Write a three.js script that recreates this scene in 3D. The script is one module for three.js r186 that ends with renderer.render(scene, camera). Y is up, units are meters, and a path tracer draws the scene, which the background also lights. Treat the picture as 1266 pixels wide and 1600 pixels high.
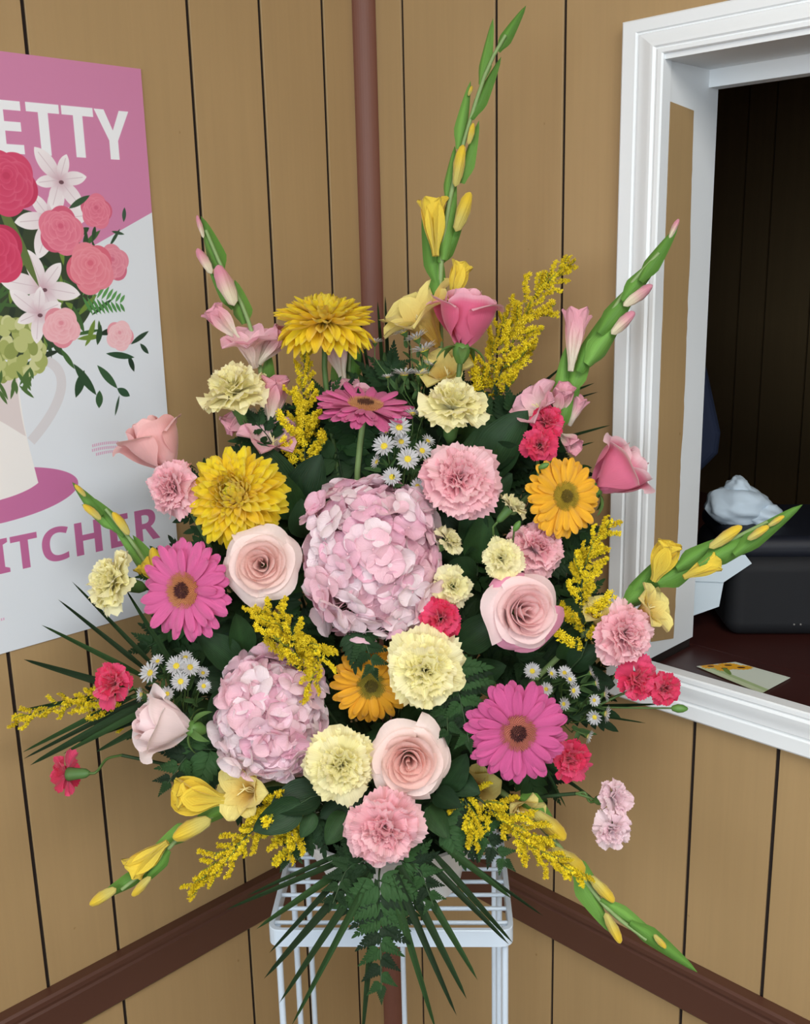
import * as THREE from 'three';
import { mergeGeometries, toCreasedNormals } from 'three/addons/utils/BufferGeometryUtils.js';
import { RoundedBoxGeometry } from 'three/addons/geometries/RoundedBoxGeometry.js';
import { RectAreaLightUniformsLib } from 'three/addons/lights/RectAreaLightUniformsLib.js';
import { ImprovedNoise } from 'three/addons/math/ImprovedNoise.js';

// ---------------------------------------------------------------- camera, light, exposure
const V = (x, y, z) => new THREE.Vector3(x, y, z);
const scene = new THREE.Scene();
const renderer = new THREE.WebGLRenderer({ antialias: true });
renderer.toneMapping = THREE.LinearToneMapping;
renderer.toneMappingExposure = 1.1;
renderer.shadowMap.enabled = true;
const F = 1600;                                                   // focal length in pixels of a 1266 x 1600 frame
const camera = new THREE.PerspectiveCamera(2 * Math.atan(800 / F) * 180 / Math.PI, 1266 / 1600, 0.05, 60);
const EYE = V(1.0565, 1.62, 0.9931), RIGHT = V(0.70753, -0.02232, -0.70633).normalize(), FWD = V(-0.69012, -0.23691, -0.68382).normalize();
const UPV = V().crossVectors(RIGHT, FWD).normalize();
camera.position.copy(EYE);
camera.quaternion.setFromRotationMatrix(new THREE.Matrix4().makeBasis(RIGHT, UPV, FWD.clone().negate()));
scene.add(camera);
scene.background = new THREE.Color(0.62, 0.72, 0.86);             // overcast sky outside the shop windows
RectAreaLightUniformsLib.init();
const ROOM = { x: 3.6, z: 3.4, h: 2.5 };
const SHOP = { x0: 0.5, x1: 2.9, y0: 1.15, y1: 2.38 };            // shop window in wall_front (z = 3.4)
const SIDE = { z0: 0.9, z1: 2.6, y0: 1.15, y1: 2.38 };            // second shop window in wall_side (x = 3.6)
function daylight(name, w, h, pos, look, power) {
  const l = new THREE.RectAreaLight(new THREE.Color(0.84, 0.93, 1.0), power, w, h);
  l.name = name; l.position.copy(pos); l.lookAt(look); scene.add(l);
}
daylight('shop_window_daylight', SHOP.x1 - SHOP.x0, SHOP.y1 - SHOP.y0, V((SHOP.x0 + SHOP.x1) / 2, (SHOP.y0 + SHOP.y1) / 2, ROOM.z - 0.03), V((SHOP.x0 + SHOP.x1) / 2, (SHOP.y0 + SHOP.y1) / 2, 0), 5.5);
daylight('side_window_daylight', SIDE.z1 - SIDE.z0, SIDE.y1 - SIDE.y0, V(ROOM.x - 0.03, (SIDE.y0 + SIDE.y1) / 2, (SIDE.z0 + SIDE.z1) / 2), V(0, (SIDE.y0 + SIDE.y1) / 2, (SIDE.z0 + SIDE.z1) / 2), 2.7);

// ---------------------------------------------------------------- helpers
let seed = 7;
const rnd = () => { seed = (seed + 0x6d2b79f5) | 0; let t = Math.imul(seed ^ (seed >>> 15), 1 | seed); t = (t + Math.imul(t ^ (t >>> 7), 61 | t)) ^ t; return ((t ^ (t >>> 14)) >>> 0) / 4294967296; };
const rr = (a, b) => a + (b - a) * rnd(), lerp = THREE.MathUtils.lerp, clamp = THREE.MathUtils.clamp, sstep = (a, b, x) => { const t = clamp((x - a) / (b - a), 0, 1); return t * t * (3 - 2 * t); };
const PI = Math.PI, RAD = PI / 180, noise = new ImprovedNoise();
// a point in the place, from where the lens sees it and how far away it stands
const at = (u, v, d) => EYE.clone().addScaledVector(FWD, d).addScaledVector(RIGHT, (u - 633) / F * d).addScaledVector(UPV, -(v - 800) / F * d);
const vd = (x, y, z) => V().addScaledVector(RIGHT, x).addScaledVector(UPV, y).addScaledVector(FWD, -z).normalize();
const px = (n, d = 1) => n / F * d;
const taken = new Map();
function numbered(n) { const k = taken.get(n) ?? 0; taken.set(n, k + 1); return k ? n + '_' + String(k).padStart(3, '0') : n; }
function tag(o, label, category, group, kind) { if (label) o.userData.label = label; if (category) o.userData.category = category; if (group) o.userData.group = group; if (kind) o.userData.kind = kind; return o; }
function shade(m) { m.castShadow = true; m.receiveShadow = true; return m; }
function thing(name, label, category, pos, group) { const g = new THREE.Group(); g.name = numbered(name); if (pos) g.position.copy(pos); scene.add(g); return tag(g, label, category, group); }
function part(name, geo, mat, parent) { const m = shade(new THREE.Mesh(geo, mat)); m.name = name; parent.add(m); return m; }
function solid(name, geo, mat, label, category, group) { const m = part(numbered(name), geo, mat, scene); return tag(m, label, category, group); }
function struct(name, geo, mat, label) { const m = part(name, geo, mat, scene); return tag(m, label, null, null, 'structure'); }
const box = (x0, x1, y0, y1, z0, z1) => new THREE.BoxGeometry(x1 - x0, y1 - y0, z1 - z0).translate((x0 + x1) / 2, (y0 + y1) / 2, (z0 + z1) / 2);
const merge = (a) => mergeGeometries(a.map((g) => (g.index ? g.toNonIndexed() : g)));
function face(o, y, z) { // turn o so that its +Y runs along y and its +Z leans towards z
  const Y = y.clone().normalize(), X = V().crossVectors(Y, z).normalize(), Z = V().crossVectors(X, Y);
  o.quaternion.setFromRotationMatrix(new THREE.Matrix4().makeBasis(X, Y, Z)); return o;
}
function aim(o, z, roll = 0) { // turn o so that its +Z runs along z
  o.quaternion.setFromUnitVectors(V(0, 0, 1), z.clone().normalize()).multiply(new THREE.Quaternion().setFromAxisAngle(V(0, 0, 1), roll)); return o;
}
function sheet(nu, nv, fn) { // fn(s -1..1, t 0..1) -> [x, y, z, r, g, b]
  const p = [], c = [], uv = [], ix = [];
  for (let j = 0; j <= nv; j++) for (let i = 0; i <= nu; i++) {
    const s = i / nu * 2 - 1, t = j / nv, q = fn(s, t);
    p.push(q[0], q[1], q[2]); c.push(q[3] ?? 1, q[4] ?? 1, q[5] ?? 1); uv.push(s * 0.5 + 0.5, t);
  }
  for (let j = 0; j < nv; j++) for (let i = 0; i < nu; i++) { const a = j * (nu + 1) + i, b = a + nu + 1; ix.push(a, a + 1, b + 1, a, b + 1, b); }
  const g = new THREE.BufferGeometry();
  g.setAttribute('position', new THREE.Float32BufferAttribute(p, 3)); g.setAttribute('color', new THREE.Float32BufferAttribute(c, 3)); g.setAttribute('uv', new THREE.Float32BufferAttribute(uv, 2));
  g.setIndex(ix); g.computeVertexNormals(); return g;
}
// a petal or leaf: runs along +Y, its upper face is +Z; bend(t) is the lean towards +Z
function strap({ L = 1, W = 0.2, prof, cup = 0, bend = () => 0, nu = 4, nv = 7, wave, color, tipJag, dense = 1 }) {
  const N = nv * 6, cy = [0], cz = [0];
  for (let k = 1; k <= N; k++) { const a = bend((k - 0.5) / N); cy.push(cy[k - 1] + Math.cos(a) * L / N); cz.push(cz[k - 1] + Math.sin(a) * L / N); }
  return sheet(nu, nv, (s, t0) => {
    const t = 1 - Math.pow(1 - t0, dense), t2 = clamp(t * (tipJag ? lerp(1, tipJag(s), t) : 1), 0, 1), k = Math.round(t2 * N), a = bend(t2), w = W * prof(t), n = cup * w * s * s + (wave ? wave(s, t) : 0);
    const c = color ? color(s, t) : [1, 1, 1];
    return [s * w, cy[k] - Math.sin(a) * n, cz[k] + Math.cos(a) * n, c[0], c[1], c[2]];
  });
}
const tube = (pts, r, seg = 14, rad = 6) => new THREE.TubeGeometry(new THREE.CatmullRomCurve3(pts), seg, r, rad);
function taper(pts, r0, r1, seg = 16, rad = 6) {
  const c = new THREE.CatmullRomCurve3(pts), g = new THREE.TubeGeometry(c, seg, 1, rad), P = g.attributes.position, q = V();
  for (let i = 0; i <= seg; i++) { c.getPointAt(i / seg, q); const r = lerp(r0, r1, i / seg); for (let j = 0; j <= rad; j++) { const k = i * (rad + 1) + j; P.setXYZ(k, q.x + (P.getX(k) - q.x) * r, q.y + (P.getY(k) - q.y) * r, q.z + (P.getZ(k) - q.z) * r); } }
  return g;
}
function texture(w, h, fn, srgb) { // fn(x, y) -> [r, g, b] 0..1
  const d = new Uint8Array(w * h * 4);
  for (let y = 0; y < h; y++) for (let x = 0; x < w; x++) { const q = fn(x, y), i = (y * w + x) * 4; for (let c = 0; c < 3; c++) d[i + c] = clamp(q[c], 0, 1) * 255; d[i + 3] = 255; }
  const t = new THREE.DataTexture(d, w, h); t.wrapS = t.wrapT = THREE.RepeatWrapping; t.magFilter = THREE.LinearFilter; if (srgb) t.colorSpace = THREE.SRGBColorSpace; t.needsUpdate = true; return t;
}
function worldUV(g, a, b, k = 1) { const p = g.attributes.position, uv = []; for (let i = 0; i < p.count; i++) { const q = [p.getX(i), p.getY(i), p.getZ(i)]; uv.push(q[a] * k, q[b] * k); } g.setAttribute('uv', new THREE.Float32BufferAttribute(uv, 2)); return g; }

// ---------------------------------------------------------------- materials
const mats = {};
const std = (color, roughness = 0.6, more = {}) => new THREE.MeshStandardMaterial({ color, roughness, ...more });
const veins = texture(128, 64, (x, y) => { const v = 0.5 + 0.22 * Math.sin(x * 0.9 + 2 * noise.noise(x * 0.08, y * 0.03, 3)) + 0.25 * noise.noise(x * 0.3, y * 0.05, 1.5); return [v, v, v]; });
function petalMat(hex, o = {}) {
  const k = hex + JSON.stringify(o);
  return (mats[k] ??= new THREE.MeshPhysicalMaterial({ color: hex, vertexColors: true, side: THREE.DoubleSide, roughness: 0.93, transmission: o.tr ?? 0.25, thickness: 0, clearcoat: o.coat ?? 0.12, clearcoatRoughness: 0.45, bumpMap: veins, bumpScale: o.bump ?? 0.0004 }));
}
const leafMat = (hex, o = {}) => (mats['leaf' + hex] ??= new THREE.MeshPhysicalMaterial({ color: hex, vertexColors: true, side: THREE.DoubleSide, roughness: o.rough ?? 0.6, specularIntensity: 0.45, clearcoat: o.coat ?? 0.03, clearcoatRoughness: 0.4, bumpMap: veins, bumpScale: 0.0003 }));
const panelTone = texture(512, 1024, (x, y) => {
  const streak = 0.012 * noise.noise(x * 0.09, y * 0.004, 2.1) + 0.012 * noise.noise(x * 0.4, y * 0.01, 7.7), patch = 0.02 * noise.noise(x * 0.012, y * 0.008, 5.3), v = 0.94 + streak + patch;
  let r = v, g = v * 0.995, b = v * 0.985;
  const sp = noise.noise(x * 0.16, y * 0.1, 11.4) + 0.25 * noise.noise(x * 0.5, y * 0.4, 4.2); if (sp > 0.93) { r *= 0.86; g *= 0.82; b *= 0.76; }
  return [r, g, b];
}, true);
panelTone.repeat.set(1.6, 0.8);
const M = {
  panel: std('#b6986c', 0.5, { map: panelTone }), groove: std('#1c100b', 0.9),
  trim: std('#75493a', 0.55), rail: std('#54352a', 0.42), white: std('#e9edef', 0.5), jamb: std('#e4e8ea', 0.6),
  counter: std('#3b1c18', 0.35), plaster: std('#9a8460', 0.8), floor: std('#4d3d30', 0.6), ceiling: std('#b9b2a4', 0.9),
  wire: std('#d2e1f0', 0.38), pot: std('#eef2f5', 0.4), stemG: std('#4c6a33', 0.6), stemDark: std('#2c4426', 0.6), stemPale: std('#7f9a60', 0.6), bud: std('#557f38', 0.55), calyx: std('#4c7038', 0.6),
  glass: new THREE.MeshPhysicalMaterial({ color: '#ffffff', transmission: 1, thickness: 0, roughness: 0.02 }), black: std('#06080e', 0.75),
};

// ---------------------------------------------------------------- the room
const G_RIGHT = [0, 0.069, 0.223, 0.322, 0.518, 0.618, 0.77, 0.872, 0.972, 1.075, 1.23, 1.33, 1.43, 1.53, 1.7, 1.9, 2.1, 2.3, 2.5, 2.7, 2.9, 3.1, 3.3, 3.6];
const G_LEFT = [0, 0.072, 0.171, 0.273, 0.469, 0.562, 0.72, 0.82, 0.92, 1.02, 1.17, 1.27, 1.37, 1.57, 1.77, 1.97, 2.17, 2.37, 2.57, 2.77, 2.97, 3.17, 3.4];
const HOLE = { x0: 0.4515, x1: 1.25, y0: 1.16, y1: 1.82 };          // the opening into the dark room
const TH = 0.1, PT = 0.0024, GAP = 0.0046;
function plank(a, b, y0, y1, left) { // board with chamfered edges: its face lies in the wall's plane, its back PT behind
  const c = 0.0004, sec = [[a, -PT], [a, -c], [a + c, 0], [b - c, 0], [b, -c], [b, -PT]], P = [], ix = [];
  for (const y of [y0, y1]) for (const [q, d] of sec) P.push(...(left ? [d, y, q] : [q, y, d]));
  for (let i = 0; i < 5; i++) { const t = [i, i + 1, i + 7, i, i + 7, i + 6]; ix.push(...(left ? t.reverse() : t)); }
  for (let i = 1; i < 5; i++) { ix.push(...(left ? [0, i, i + 1] : [0, i + 1, i])); ix.push(...(left ? [6, i + 7, i + 6] : [6, i + 6, i + 7])); }
  const g = new THREE.BufferGeometry(); g.setAttribute('position', new THREE.Float32BufferAttribute(P, 3)); g.setIndex(ix);
  const n = g.toNonIndexed(); n.computeVertexNormals(); return worldUV(n, left ? 2 : 0, 1);
}
{
  // right wall with its opening
  const core = merge([box(-TH, HOLE.x0, 0, ROOM.h, -TH, -PT), box(HOLE.x1, ROOM.x, 0, ROOM.h, -TH, -PT), box(HOLE.x0, HOLE.x1, 0, HOLE.y0 - 0.012, -TH, -PT), box(HOLE.x0, HOLE.x1, HOLE.y1 + 0.001, ROOM.h, -TH, -PT)]);
  const wr = struct('wall_right', core, M.groove, 'tan board panelled wall with the white framed opening');
  const wl = struct('wall_left', box(-TH, -PT, 0, ROOM.h, 0, ROOM.z), M.groove, 'tan board panelled wall behind the poster');
  const cut = (list, parent, left, put) => { for (let i = 0; i + 1 < list.length; i++) for (const [x0, x1, y0, y1] of put(list[i] + GAP / 2, list[i + 1] - GAP / 2)) part('plank', plank(x0, x1, y0, y1, left), M.panel, parent); };
  // boards that meet a corner of the opening are notched around it
  const notched = (a, b, inner) => { const y0 = HOLE.y0 - 0.012, y1 = HOLE.y1, pts = inner === 'right' ? [[a, 0], [b, 0], [b, y0], [HOLE.x0, y0], [HOLE.x0, y1], [b, y1], [b, ROOM.h], [a, ROOM.h]] : [[a, 0], [b, 0], [b, ROOM.h], [a, ROOM.h], [a, y1], [HOLE.x1, y1], [HOLE.x1, y0], [a, y0]];
    part('plank', worldUV(new THREE.ExtrudeGeometry(new THREE.Shape(pts.map((p) => new THREE.Vector2(...p))), { depth: PT, bevelEnabled: false }).translate(0, 0, -PT), 0, 1), M.panel, wr); };
  const holeCut = (a, b) => {
    if (b <= HOLE.x0 || a >= HOLE.x1) return [[a, b, 0, ROOM.h]];
    if (a < HOLE.x0) { notched(a, b, 'right'); return []; }
    if (b > HOLE.x1) { notched(a, b, 'left'); return []; }
    return [[a, b, 0, HOLE.y0 - 0.012], [a, b, HOLE.y1, ROOM.h]];
  };
  cut(G_RIGHT, wr, false, holeCut);
  cut(G_LEFT, wl, true, (a, b) => [[a, b, 0, ROOM.h]]);
  struct('floor', box(-TH, ROOM.x + TH, -0.1, 0, -2.6, ROOM.z + TH), M.floor, 'plain brown floor');
  struct('ceiling', box(-1.8, ROOM.x + TH, ROOM.h, ROOM.h + 0.1, -2.6, ROOM.z + TH), M.ceiling, 'plain pale ceiling');
  const holed = (x0, x1, y0, y1, w, h, z0, z1) => merge([box(0, x0, 0, h, z0, z1), box(x1, w, 0, h, z0, z1), box(x0, x1, 0, y0, z0, z1), box(x0, x1, y1, h, z0, z1)]);
  struct('wall_front', holed(SHOP.x0, SHOP.x1, SHOP.y0, SHOP.y1, ROOM.x, ROOM.h, ROOM.z, ROOM.z + TH), M.plaster, 'plain pale wall with the shop window');
  const ws = holed(SIDE.z0, SIDE.z1, SIDE.y0, SIDE.y1, ROOM.z, ROOM.h, 0, TH); ws.rotateY(-PI / 2).translate(ROOM.x + TH, 0, 0);
  struct('wall_side', ws, M.plaster, 'plain pale wall with a second window');
  struct('window_1', box(SHOP.x0, SHOP.x1, SHOP.y0, SHOP.y1, ROOM.z + 0.05, ROOM.z + 0.054), M.glass, 'shop window pane');
  struct('window_2', box(ROOM.x + 0.05, ROOM.x + 0.054, SIDE.y0, SIDE.y1, SIDE.z0, SIDE.z1), M.glass, 'second shop window pane');
  // the dark room behind the opening
  const bw = struct('wall_back', box(-1.8, ROOM.x + TH, 0, ROOM.h, -2.6, -2.5), M.groove, 'panelled wall of the unlit back room');
  for (let x = -1.78, k = 0; x < 0.9; k++) { const w = [0.16, 0.1, 0.21, 0.1][k % 4]; part('plank', box(x + 0.003, x + w - 0.003, 0, ROOM.h, -2.5, -2.49), M.panel, bw); x += w; }
  struct('wall_back_left', box(-1.8, -1.7, 0, ROOM.h, -2.5, 0), M.panel, 'side wall of the unlit back room');
  struct('wall_back_right', box(ROOM.x, ROOM.x + TH, 0, ROOM.h, -2.5, 0), M.panel, 'far side wall of the unlit back room');
  struct('wall_back_near', box(-1.7, -TH, 0, ROOM.h, -TH, 0), M.panel, 'near wall of the unlit back room');
  struct('floor_back', box(-1.8, -TH, -0.1, 0, -2.6, 0), M.floor, 'back room floor');
  // corner trim: quarter round
  const q = new THREE.Shape(); q.moveTo(0, 0); q.lineTo(0.0215, 0); q.lineTo(0.0215, 0.004); q.quadraticCurveTo(0.0185, 0.0185, 0.004, 0.0215); q.lineTo(0, 0.0215); q.lineTo(0, 0);
  const ct = new THREE.ExtrudeGeometry(q, { depth: ROOM.h - 0.002, bevelEnabled: false, curveSegments: 8 }).rotateX(PI / 2).translate(0.0004, ROOM.h - 0.001, 0.0004);
  struct('trim_1', ct, M.trim, 'reddish brown wooden corner moulding');
  // dado rail
  const prof = [[0, 0.727], [0.011, 0.727], [0.0145, 0.731], [0.0145, 0.772], [0.012, 0.7745], [0.0125, 0.779], [0.017, 0.782], [0.017, 0.788], [0.0145, 0.791], [0, 0.791]];
  const rail = (len) => toCreasedNormals(new THREE.ExtrudeGeometry(new THREE.Shape(prof.map((a) => new THREE.Vector2(...a))), { depth: len, bevelEnabled: false }), 0.4);
  const rl = rail(ROOM.z - 0.024); rl.translate(0.0004, 0, 0.024);
  struct('trim_2', rl, M.rail, 'dark brown dado rail on the poster wall');
  const rg = rail(ROOM.x - 0.024); rg.rotateY(-PI / 2); rg.scale(-1, 1, 1); // runs along +x, thickness towards +z
  { const ix = rg.index; if (ix) rg.index.array.reverse(); else { const p = rg.attributes.position.array, n = rg.attributes.normal.array; for (let i = 0; i < p.length; i += 9) for (let c = 0; c < 3; c++) { let t = p[i + 3 + c]; p[i + 3 + c] = p[i + 6 + c]; p[i + 6 + c] = t; t = n[i + 3 + c]; n[i + 3 + c] = n[i + 6 + c]; n[i + 6 + c] = t; } } }
  rg.translate(0.024, 0, 0.0004);
  struct('trim_3', rg, M.rail, 'dark brown dado rail under the white opening');
}

// ceiling lamp of the shop: a flat fluorescent panel above and behind the viewer
{
  const W = 0.6, D = 1.2, c = V(1.65, ROOM.h, 1.2), lp = thing('ceiling_lamp', 'flat white fluorescent panel lamp on the shop ceiling', 'lamp', V(c.x, c.y - 0.05, c.z));
  part('housing', box(-W / 2 - 0.02, W / 2 + 0.02, 0.012, 0.0495, -D / 2 - 0.02, D / 2 + 0.02), M.white, lp);
  part('diffuser', box(-W / 2, W / 2, 0.002, 0.0115, -D / 2, D / 2), std('#ffffff', 0.6, { emissive: new THREE.Color(1, 0.98, 0.94), emissiveIntensity: 2.0 }), lp);
  const l = new THREE.RectAreaLight(new THREE.Color(1, 0.97, 0.92), 13, W, D); l.name = 'ceiling_lamp_light'; l.position.set(c.x, c.y - 0.055, c.z); l.rotation.x = -PI / 2; scene.add(l);
}

// ---------------------------------------------------------------- white framed opening
{
  const fr = thing('opening_frame', 'white painted moulded frame around the opening in the wall', 'frame', V(HOLE.x0, HOLE.y0, 0));
  const o = V(HOLE.x0, HOLE.y0, 0);
  const prof = [[0, 0.0005], [0, 0.012], [0.002, 0.0135], [0.017, 0.0135], [0.0185, 0.0115], [0.0205, 0.0115], [0.022, 0.0135], [0.030, 0.015], [0.036, 0.0175], [0.041, 0.0185], [0.0435, 0.0165], [0.045, 0.0165], [0.0465, 0.018], [0.051, 0.018], [0.0525, 0.016], [0.0525, 0.0005]];
  // casing board: profile across its width, mitred at both ends. e0, e1 outer corners, n points inwards
  const casing = (e0, e1, n, k, k1 = 1) => {
    const dir = V().subVectors(e1, e0).normalize(), P = [], ix = [];
    prof.forEach(([w, h]) => { for (const [e, sg] of [[e0, 1], [e1, -k1]]) { const q = e.clone().addScaledVector(n, w * k).addScaledVector(dir, sg * w).sub(o); P.push(q.x, q.y, h); } });
    for (let i = 0; i + 1 < prof.length; i++) ix.push(i * 2, i * 2 + 1, i * 2 + 3, i * 2, i * 2 + 3, i * 2 + 2);
    const g = new THREE.BufferGeometry(); g.setAttribute('position', new THREE.Float32BufferAttribute(P, 3)); g.setIndex(ix);
    return toCreasedNormals(g, 0.3);
  };
  const X0 = HOLE.x0 - 0.047, X1 = HOLE.x1 + 0.0505, Y0 = HOLE.y0 - 0.0525, Y1 = HOLE.y1 + 0.037;
  part('casing', casing(V(X0, Y0, 0), V(X0, Y1, 0), V(1, 0, 0), 1, 0.72), M.white, fr);
  part('casing', casing(V(X1, Y0, 0), V(X1, Y1, 0), V(-1, 0, 0), 1, 0.72), M.white, fr);
  part('casing', casing(V(X0, Y0, 0), V(X1, Y0, 0), V(0, 1, 0), 1), M.white, fr);
  part('casing', casing(V(X0, Y1, 0), V(X1, Y1, 0), V(0, -1, 0), 0.72), M.white, fr);
  // jambs line the thickness of the wall
  const b = 0.010, zf = 0.0135, zb = -TH, J = (x0, x1, y0, y1) => box(x0 - o.x, x1 - o.x, y0 - o.y, y1 - o.y, zb, zf);
  part('jamb', J(HOLE.x0 + 0.0005, HOLE.x0 + 0.004, HOLE.y0 + 0.0005, HOLE.y1 - 0.0005), M.jamb, fr);
  part('jamb', J(HOLE.x1 - 0.004, HOLE.x1 - 0.0005, HOLE.y0 + 0.0005, HOLE.y1 - 0.0005), M.jamb, fr);
  part('jamb', J(HOLE.x0 + 0.004, HOLE.x1 - 0.004, HOLE.y1 - 0.006, HOLE.y1 - 0.0005), M.jamb, fr);
  // a stop bead across the head, and the back lip
  part('stop_bead', box(0.004, HOLE.x1 - HOLE.x0 - 0.004, HOLE.y1 - HOLE.y0 - 0.024, HOLE.y1 - HOLE.y0 - 0.006, zb, zb + 0.02), M.jamb, fr);
  // bare panelling left unpainted in the middle of the jamb, with a brushed edge
  const s = new THREE.Shape(), n = 60, h = HOLE.y1 - HOLE.y0, pts = [];
  const wob = (y, k) => 0.0022 * noise.noise(y * 22, k, 0.5) + 0.001 * noise.noise(y * 90, k, 2.5);
  for (let i = 0; i <= n; i++) { const y = lerp(0.022, h - 0.045, i / n); pts.push([0.002 + 0.3 * wob(y, 1), y]); }
  for (let i = n; i >= 0; i--) { const y = lerp(0.012, h - 0.05, i / n); pts.push([0.053 + wob(y, 9) - 0.004 * sstep(0.75, 1, i / n), y]); }
  pts.forEach(([x, y], i) => (i ? s.lineTo(x, y) : s.moveTo(x, y)));
  const strip = new THREE.ExtrudeGeometry(s, { depth: 0.0008, bevelEnabled: false }).rotateY(PI / 2); // shape x -> -z
  strip.translate(0.0041, 0, 0);
  tag(part('unpainted_strip', worldUV(strip, 2, 1), M.panel, fr), 'tan unpainted strip of jamb');
  // counter behind the opening, with a card, a black case, papers and a cloth on it
  const ct = solid('counter', new RoundedBoxGeometry(1.9, 0.03, 0.78, 2, 0.004).translate(1.05 - 0.12, 1.135, -0.49), M.counter, 'dark reddish brown counter top behind the white frame', 'counter');
  const sill = solid('counter_sill', box(HOLE.x0 + 0.005, HOLE.x1 - 0.005, 1.1485, 1.1505, -0.1005, 0.004), M.counter, 'dark reddish brown board lying across the bottom of the opening', 'sill');
  const c = document.createElement('canvas'); c.width = 512; c.height = 256; const k = c.getContext('2d');
  k.fillStyle = '#d3dccf'; k.fillRect(0, 0, 512, 256); k.fillStyle = '#a9bf8c'; k.fillRect(40, 196, 472, 30); k.fillStyle = '#c3d1ad'; k.fillRect(40, 222, 472, 34);
  for (const [x, y, r] of [[62, 90, 62], [152, 66, 66], [40, 190, 56], [128, 160, 52]]) {
    k.fillStyle = '#e2a51c'; for (let i = 0; i < 16; i++) { const a = i * PI / 8; k.beginPath(); k.ellipse(x + Math.cos(a) * r * 0.62, y + Math.sin(a) * r * 0.62, r * 0.42, r * 0.17, a, 0, 7); k.fill(); }
    k.fillStyle = '#4a2410'; k.beginPath(); k.arc(x, y, r * 0.34, 0, 7); k.fill();
  }
  k.fillStyle = '#6d8a3c'; k.beginPath(); k.ellipse(176, 180, 60, 16, 0.4, 0, 7); k.fill();
  const ctex = new THREE.CanvasTexture(c); ctex.colorSpace = THREE.SRGBColorSpace;
  // card corners on the counter plane
  const yC = 1.1515;
  const A = V(0.497, yC, -0.037), B = V(0.588, yC, -0.015), C = V(0.524, yC, -0.079), Dd = V(0.592, yC, -0.077);
  const cg = new THREE.BufferGeometry(), up = 0.0006, q = [A, B, Dd, C];
  cg.setAttribute('position', new THREE.Float32BufferAttribute([...q.flatMap((p) => [p.x, p.y + up, p.z]), ...q.flatMap((p) => [p.x, p.y, p.z])], 3));
  cg.setAttribute('uv', new THREE.Float32BufferAttribute([0, 0, 1, 0, 1, 1, 0, 1, 0, 0, 1, 0, 1, 1, 0, 1], 2));
  cg.setIndex([0, 1, 2, 0, 2, 3, 4, 6, 5, 4, 7, 6, 0, 4, 1, 1, 4, 5, 1, 5, 2, 2, 5, 6, 2, 6, 3, 3, 6, 7, 3, 7, 0, 0, 7, 4]); 
  solid('greeting_card', cg.toNonIndexed(), std('#ffffff', 0.5, { map: ctex, side: THREE.DoubleSide }), 'pale green card printed with sunflowers lying on the counter', 'card').geometry.computeVertexNormals();
  // black case: its own axes run along and across the line of sight
  const cs = thing('carry_case', 'black rounded case standing on the dark counter behind the white frame', 'case', V(0.470, 1.1505, -0.140)), dx = V(0.747, 0, -0.664), dz = V(0.664, 0, 0.747);
  cs.rotation.y = Math.atan2(0.664, 0.747);
  const cb = new RoundedBoxGeometry(0.36, 0.105, 0.2, 5, 0.02).translate(0.19, 0.0525, -0.102);
  part('body', cb, M.black, cs);
  part('lid', new RoundedBoxGeometry(0.35, 0.03, 0.19, 5, 0.014).translate(0.19, 0.113, -0.105), std('#0a0f1c', 0.6), cs);
  for (const x of [0.092, 0.100]) part('stud', new THREE.SphereGeometry(0.0013, 8, 6).translate(x, 0.018, -0.0015), std('#7d7b76', 0.5), cs);
  // papers hanging over the front of the case
  const pap = (name, poly, dz0, label, bendk) => {
    const sh = new THREE.Shape(poly.map(([u, v]) => { const w = at(u, v, 1.278).sub(cs.position); return new THREE.Vector2(w.dot(dx), w.y); }));
    const g = new THREE.ExtrudeGeometry(sh, { depth: 0.0007, bevelEnabled: false }); g.translate(0, 0, dz0);
    const m = solid(name, g, std('#c5d3dc', 0.8), label, 'paper'); m.position.copy(cs.position); m.rotation.y = cs.rotation.y; return m;
  };
  pap('paper_sheet', [[1081, 966], [1124, 948], [1132, 880], [1080, 868]], 0.0015, 'pale blue sheet of paper hanging down over the black case');
  pap('paper_sheet', [[1080, 905], [1128, 906], [1169, 874], [1158, 860], [1080, 868]], 0.004, 'pale folded paper corner sticking out over the black case');
  // lumpy pale blue cloth on the case
  const clothM = std('#c0d0dd', 0.9);
  const lump = (w, h, d, k) => { const g = new THREE.SphereGeometry(1, 28, 20), p = g.attributes.position; for (let i = 0; i < p.count; i++) { const x = p.getX(i), y = p.getY(i), z = p.getZ(i), m = 1 + 0.22 * noise.noise(x * 2 + k, y * 2, z * 2) + 0.07 * noise.noise(x * 5, y * 5 + k, z * 5) + 0.03 * noise.noise(x * 12, y * 12 + k, z * 12); p.setXYZ(i, x * w * m, y * h * m, z * d * m); } g.computeVertexNormals(); return g; };
  const cl = thing('cloth_bundle', 'pale blue rumpled cloth bundle lying on the black case', 'cloth', V().copy(cs.position).addScaledVector(dx, 0.035).addScaledVector(dz, -0.1).add(V(0, 0.126, 0))); cl.rotation.y = cs.rotation.y; cl.scale.setScalar(0.66);
  part('fold', lump(0.062, 0.04, 0.055, 3).translate(0.008, 0.034, 0), clothM, cl);
  part('fold', lump(0.04, 0.026, 0.05, 5).translate(0.052, 0.018, 0.0), clothM, cl);
  part('fold', lump(0.026, 0.03, 0.03, 8).translate(0.008, 0.062, -0.005), clothM, cl);
  // navy coat hanging behind the near wall of the back room
  const coat = thing('coat', 'dark navy cloth coat hanging in the dark room beside the frame', 'coat', V(0.178, 1.62, -0.36)); coat.rotation.y = 0.6;
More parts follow.
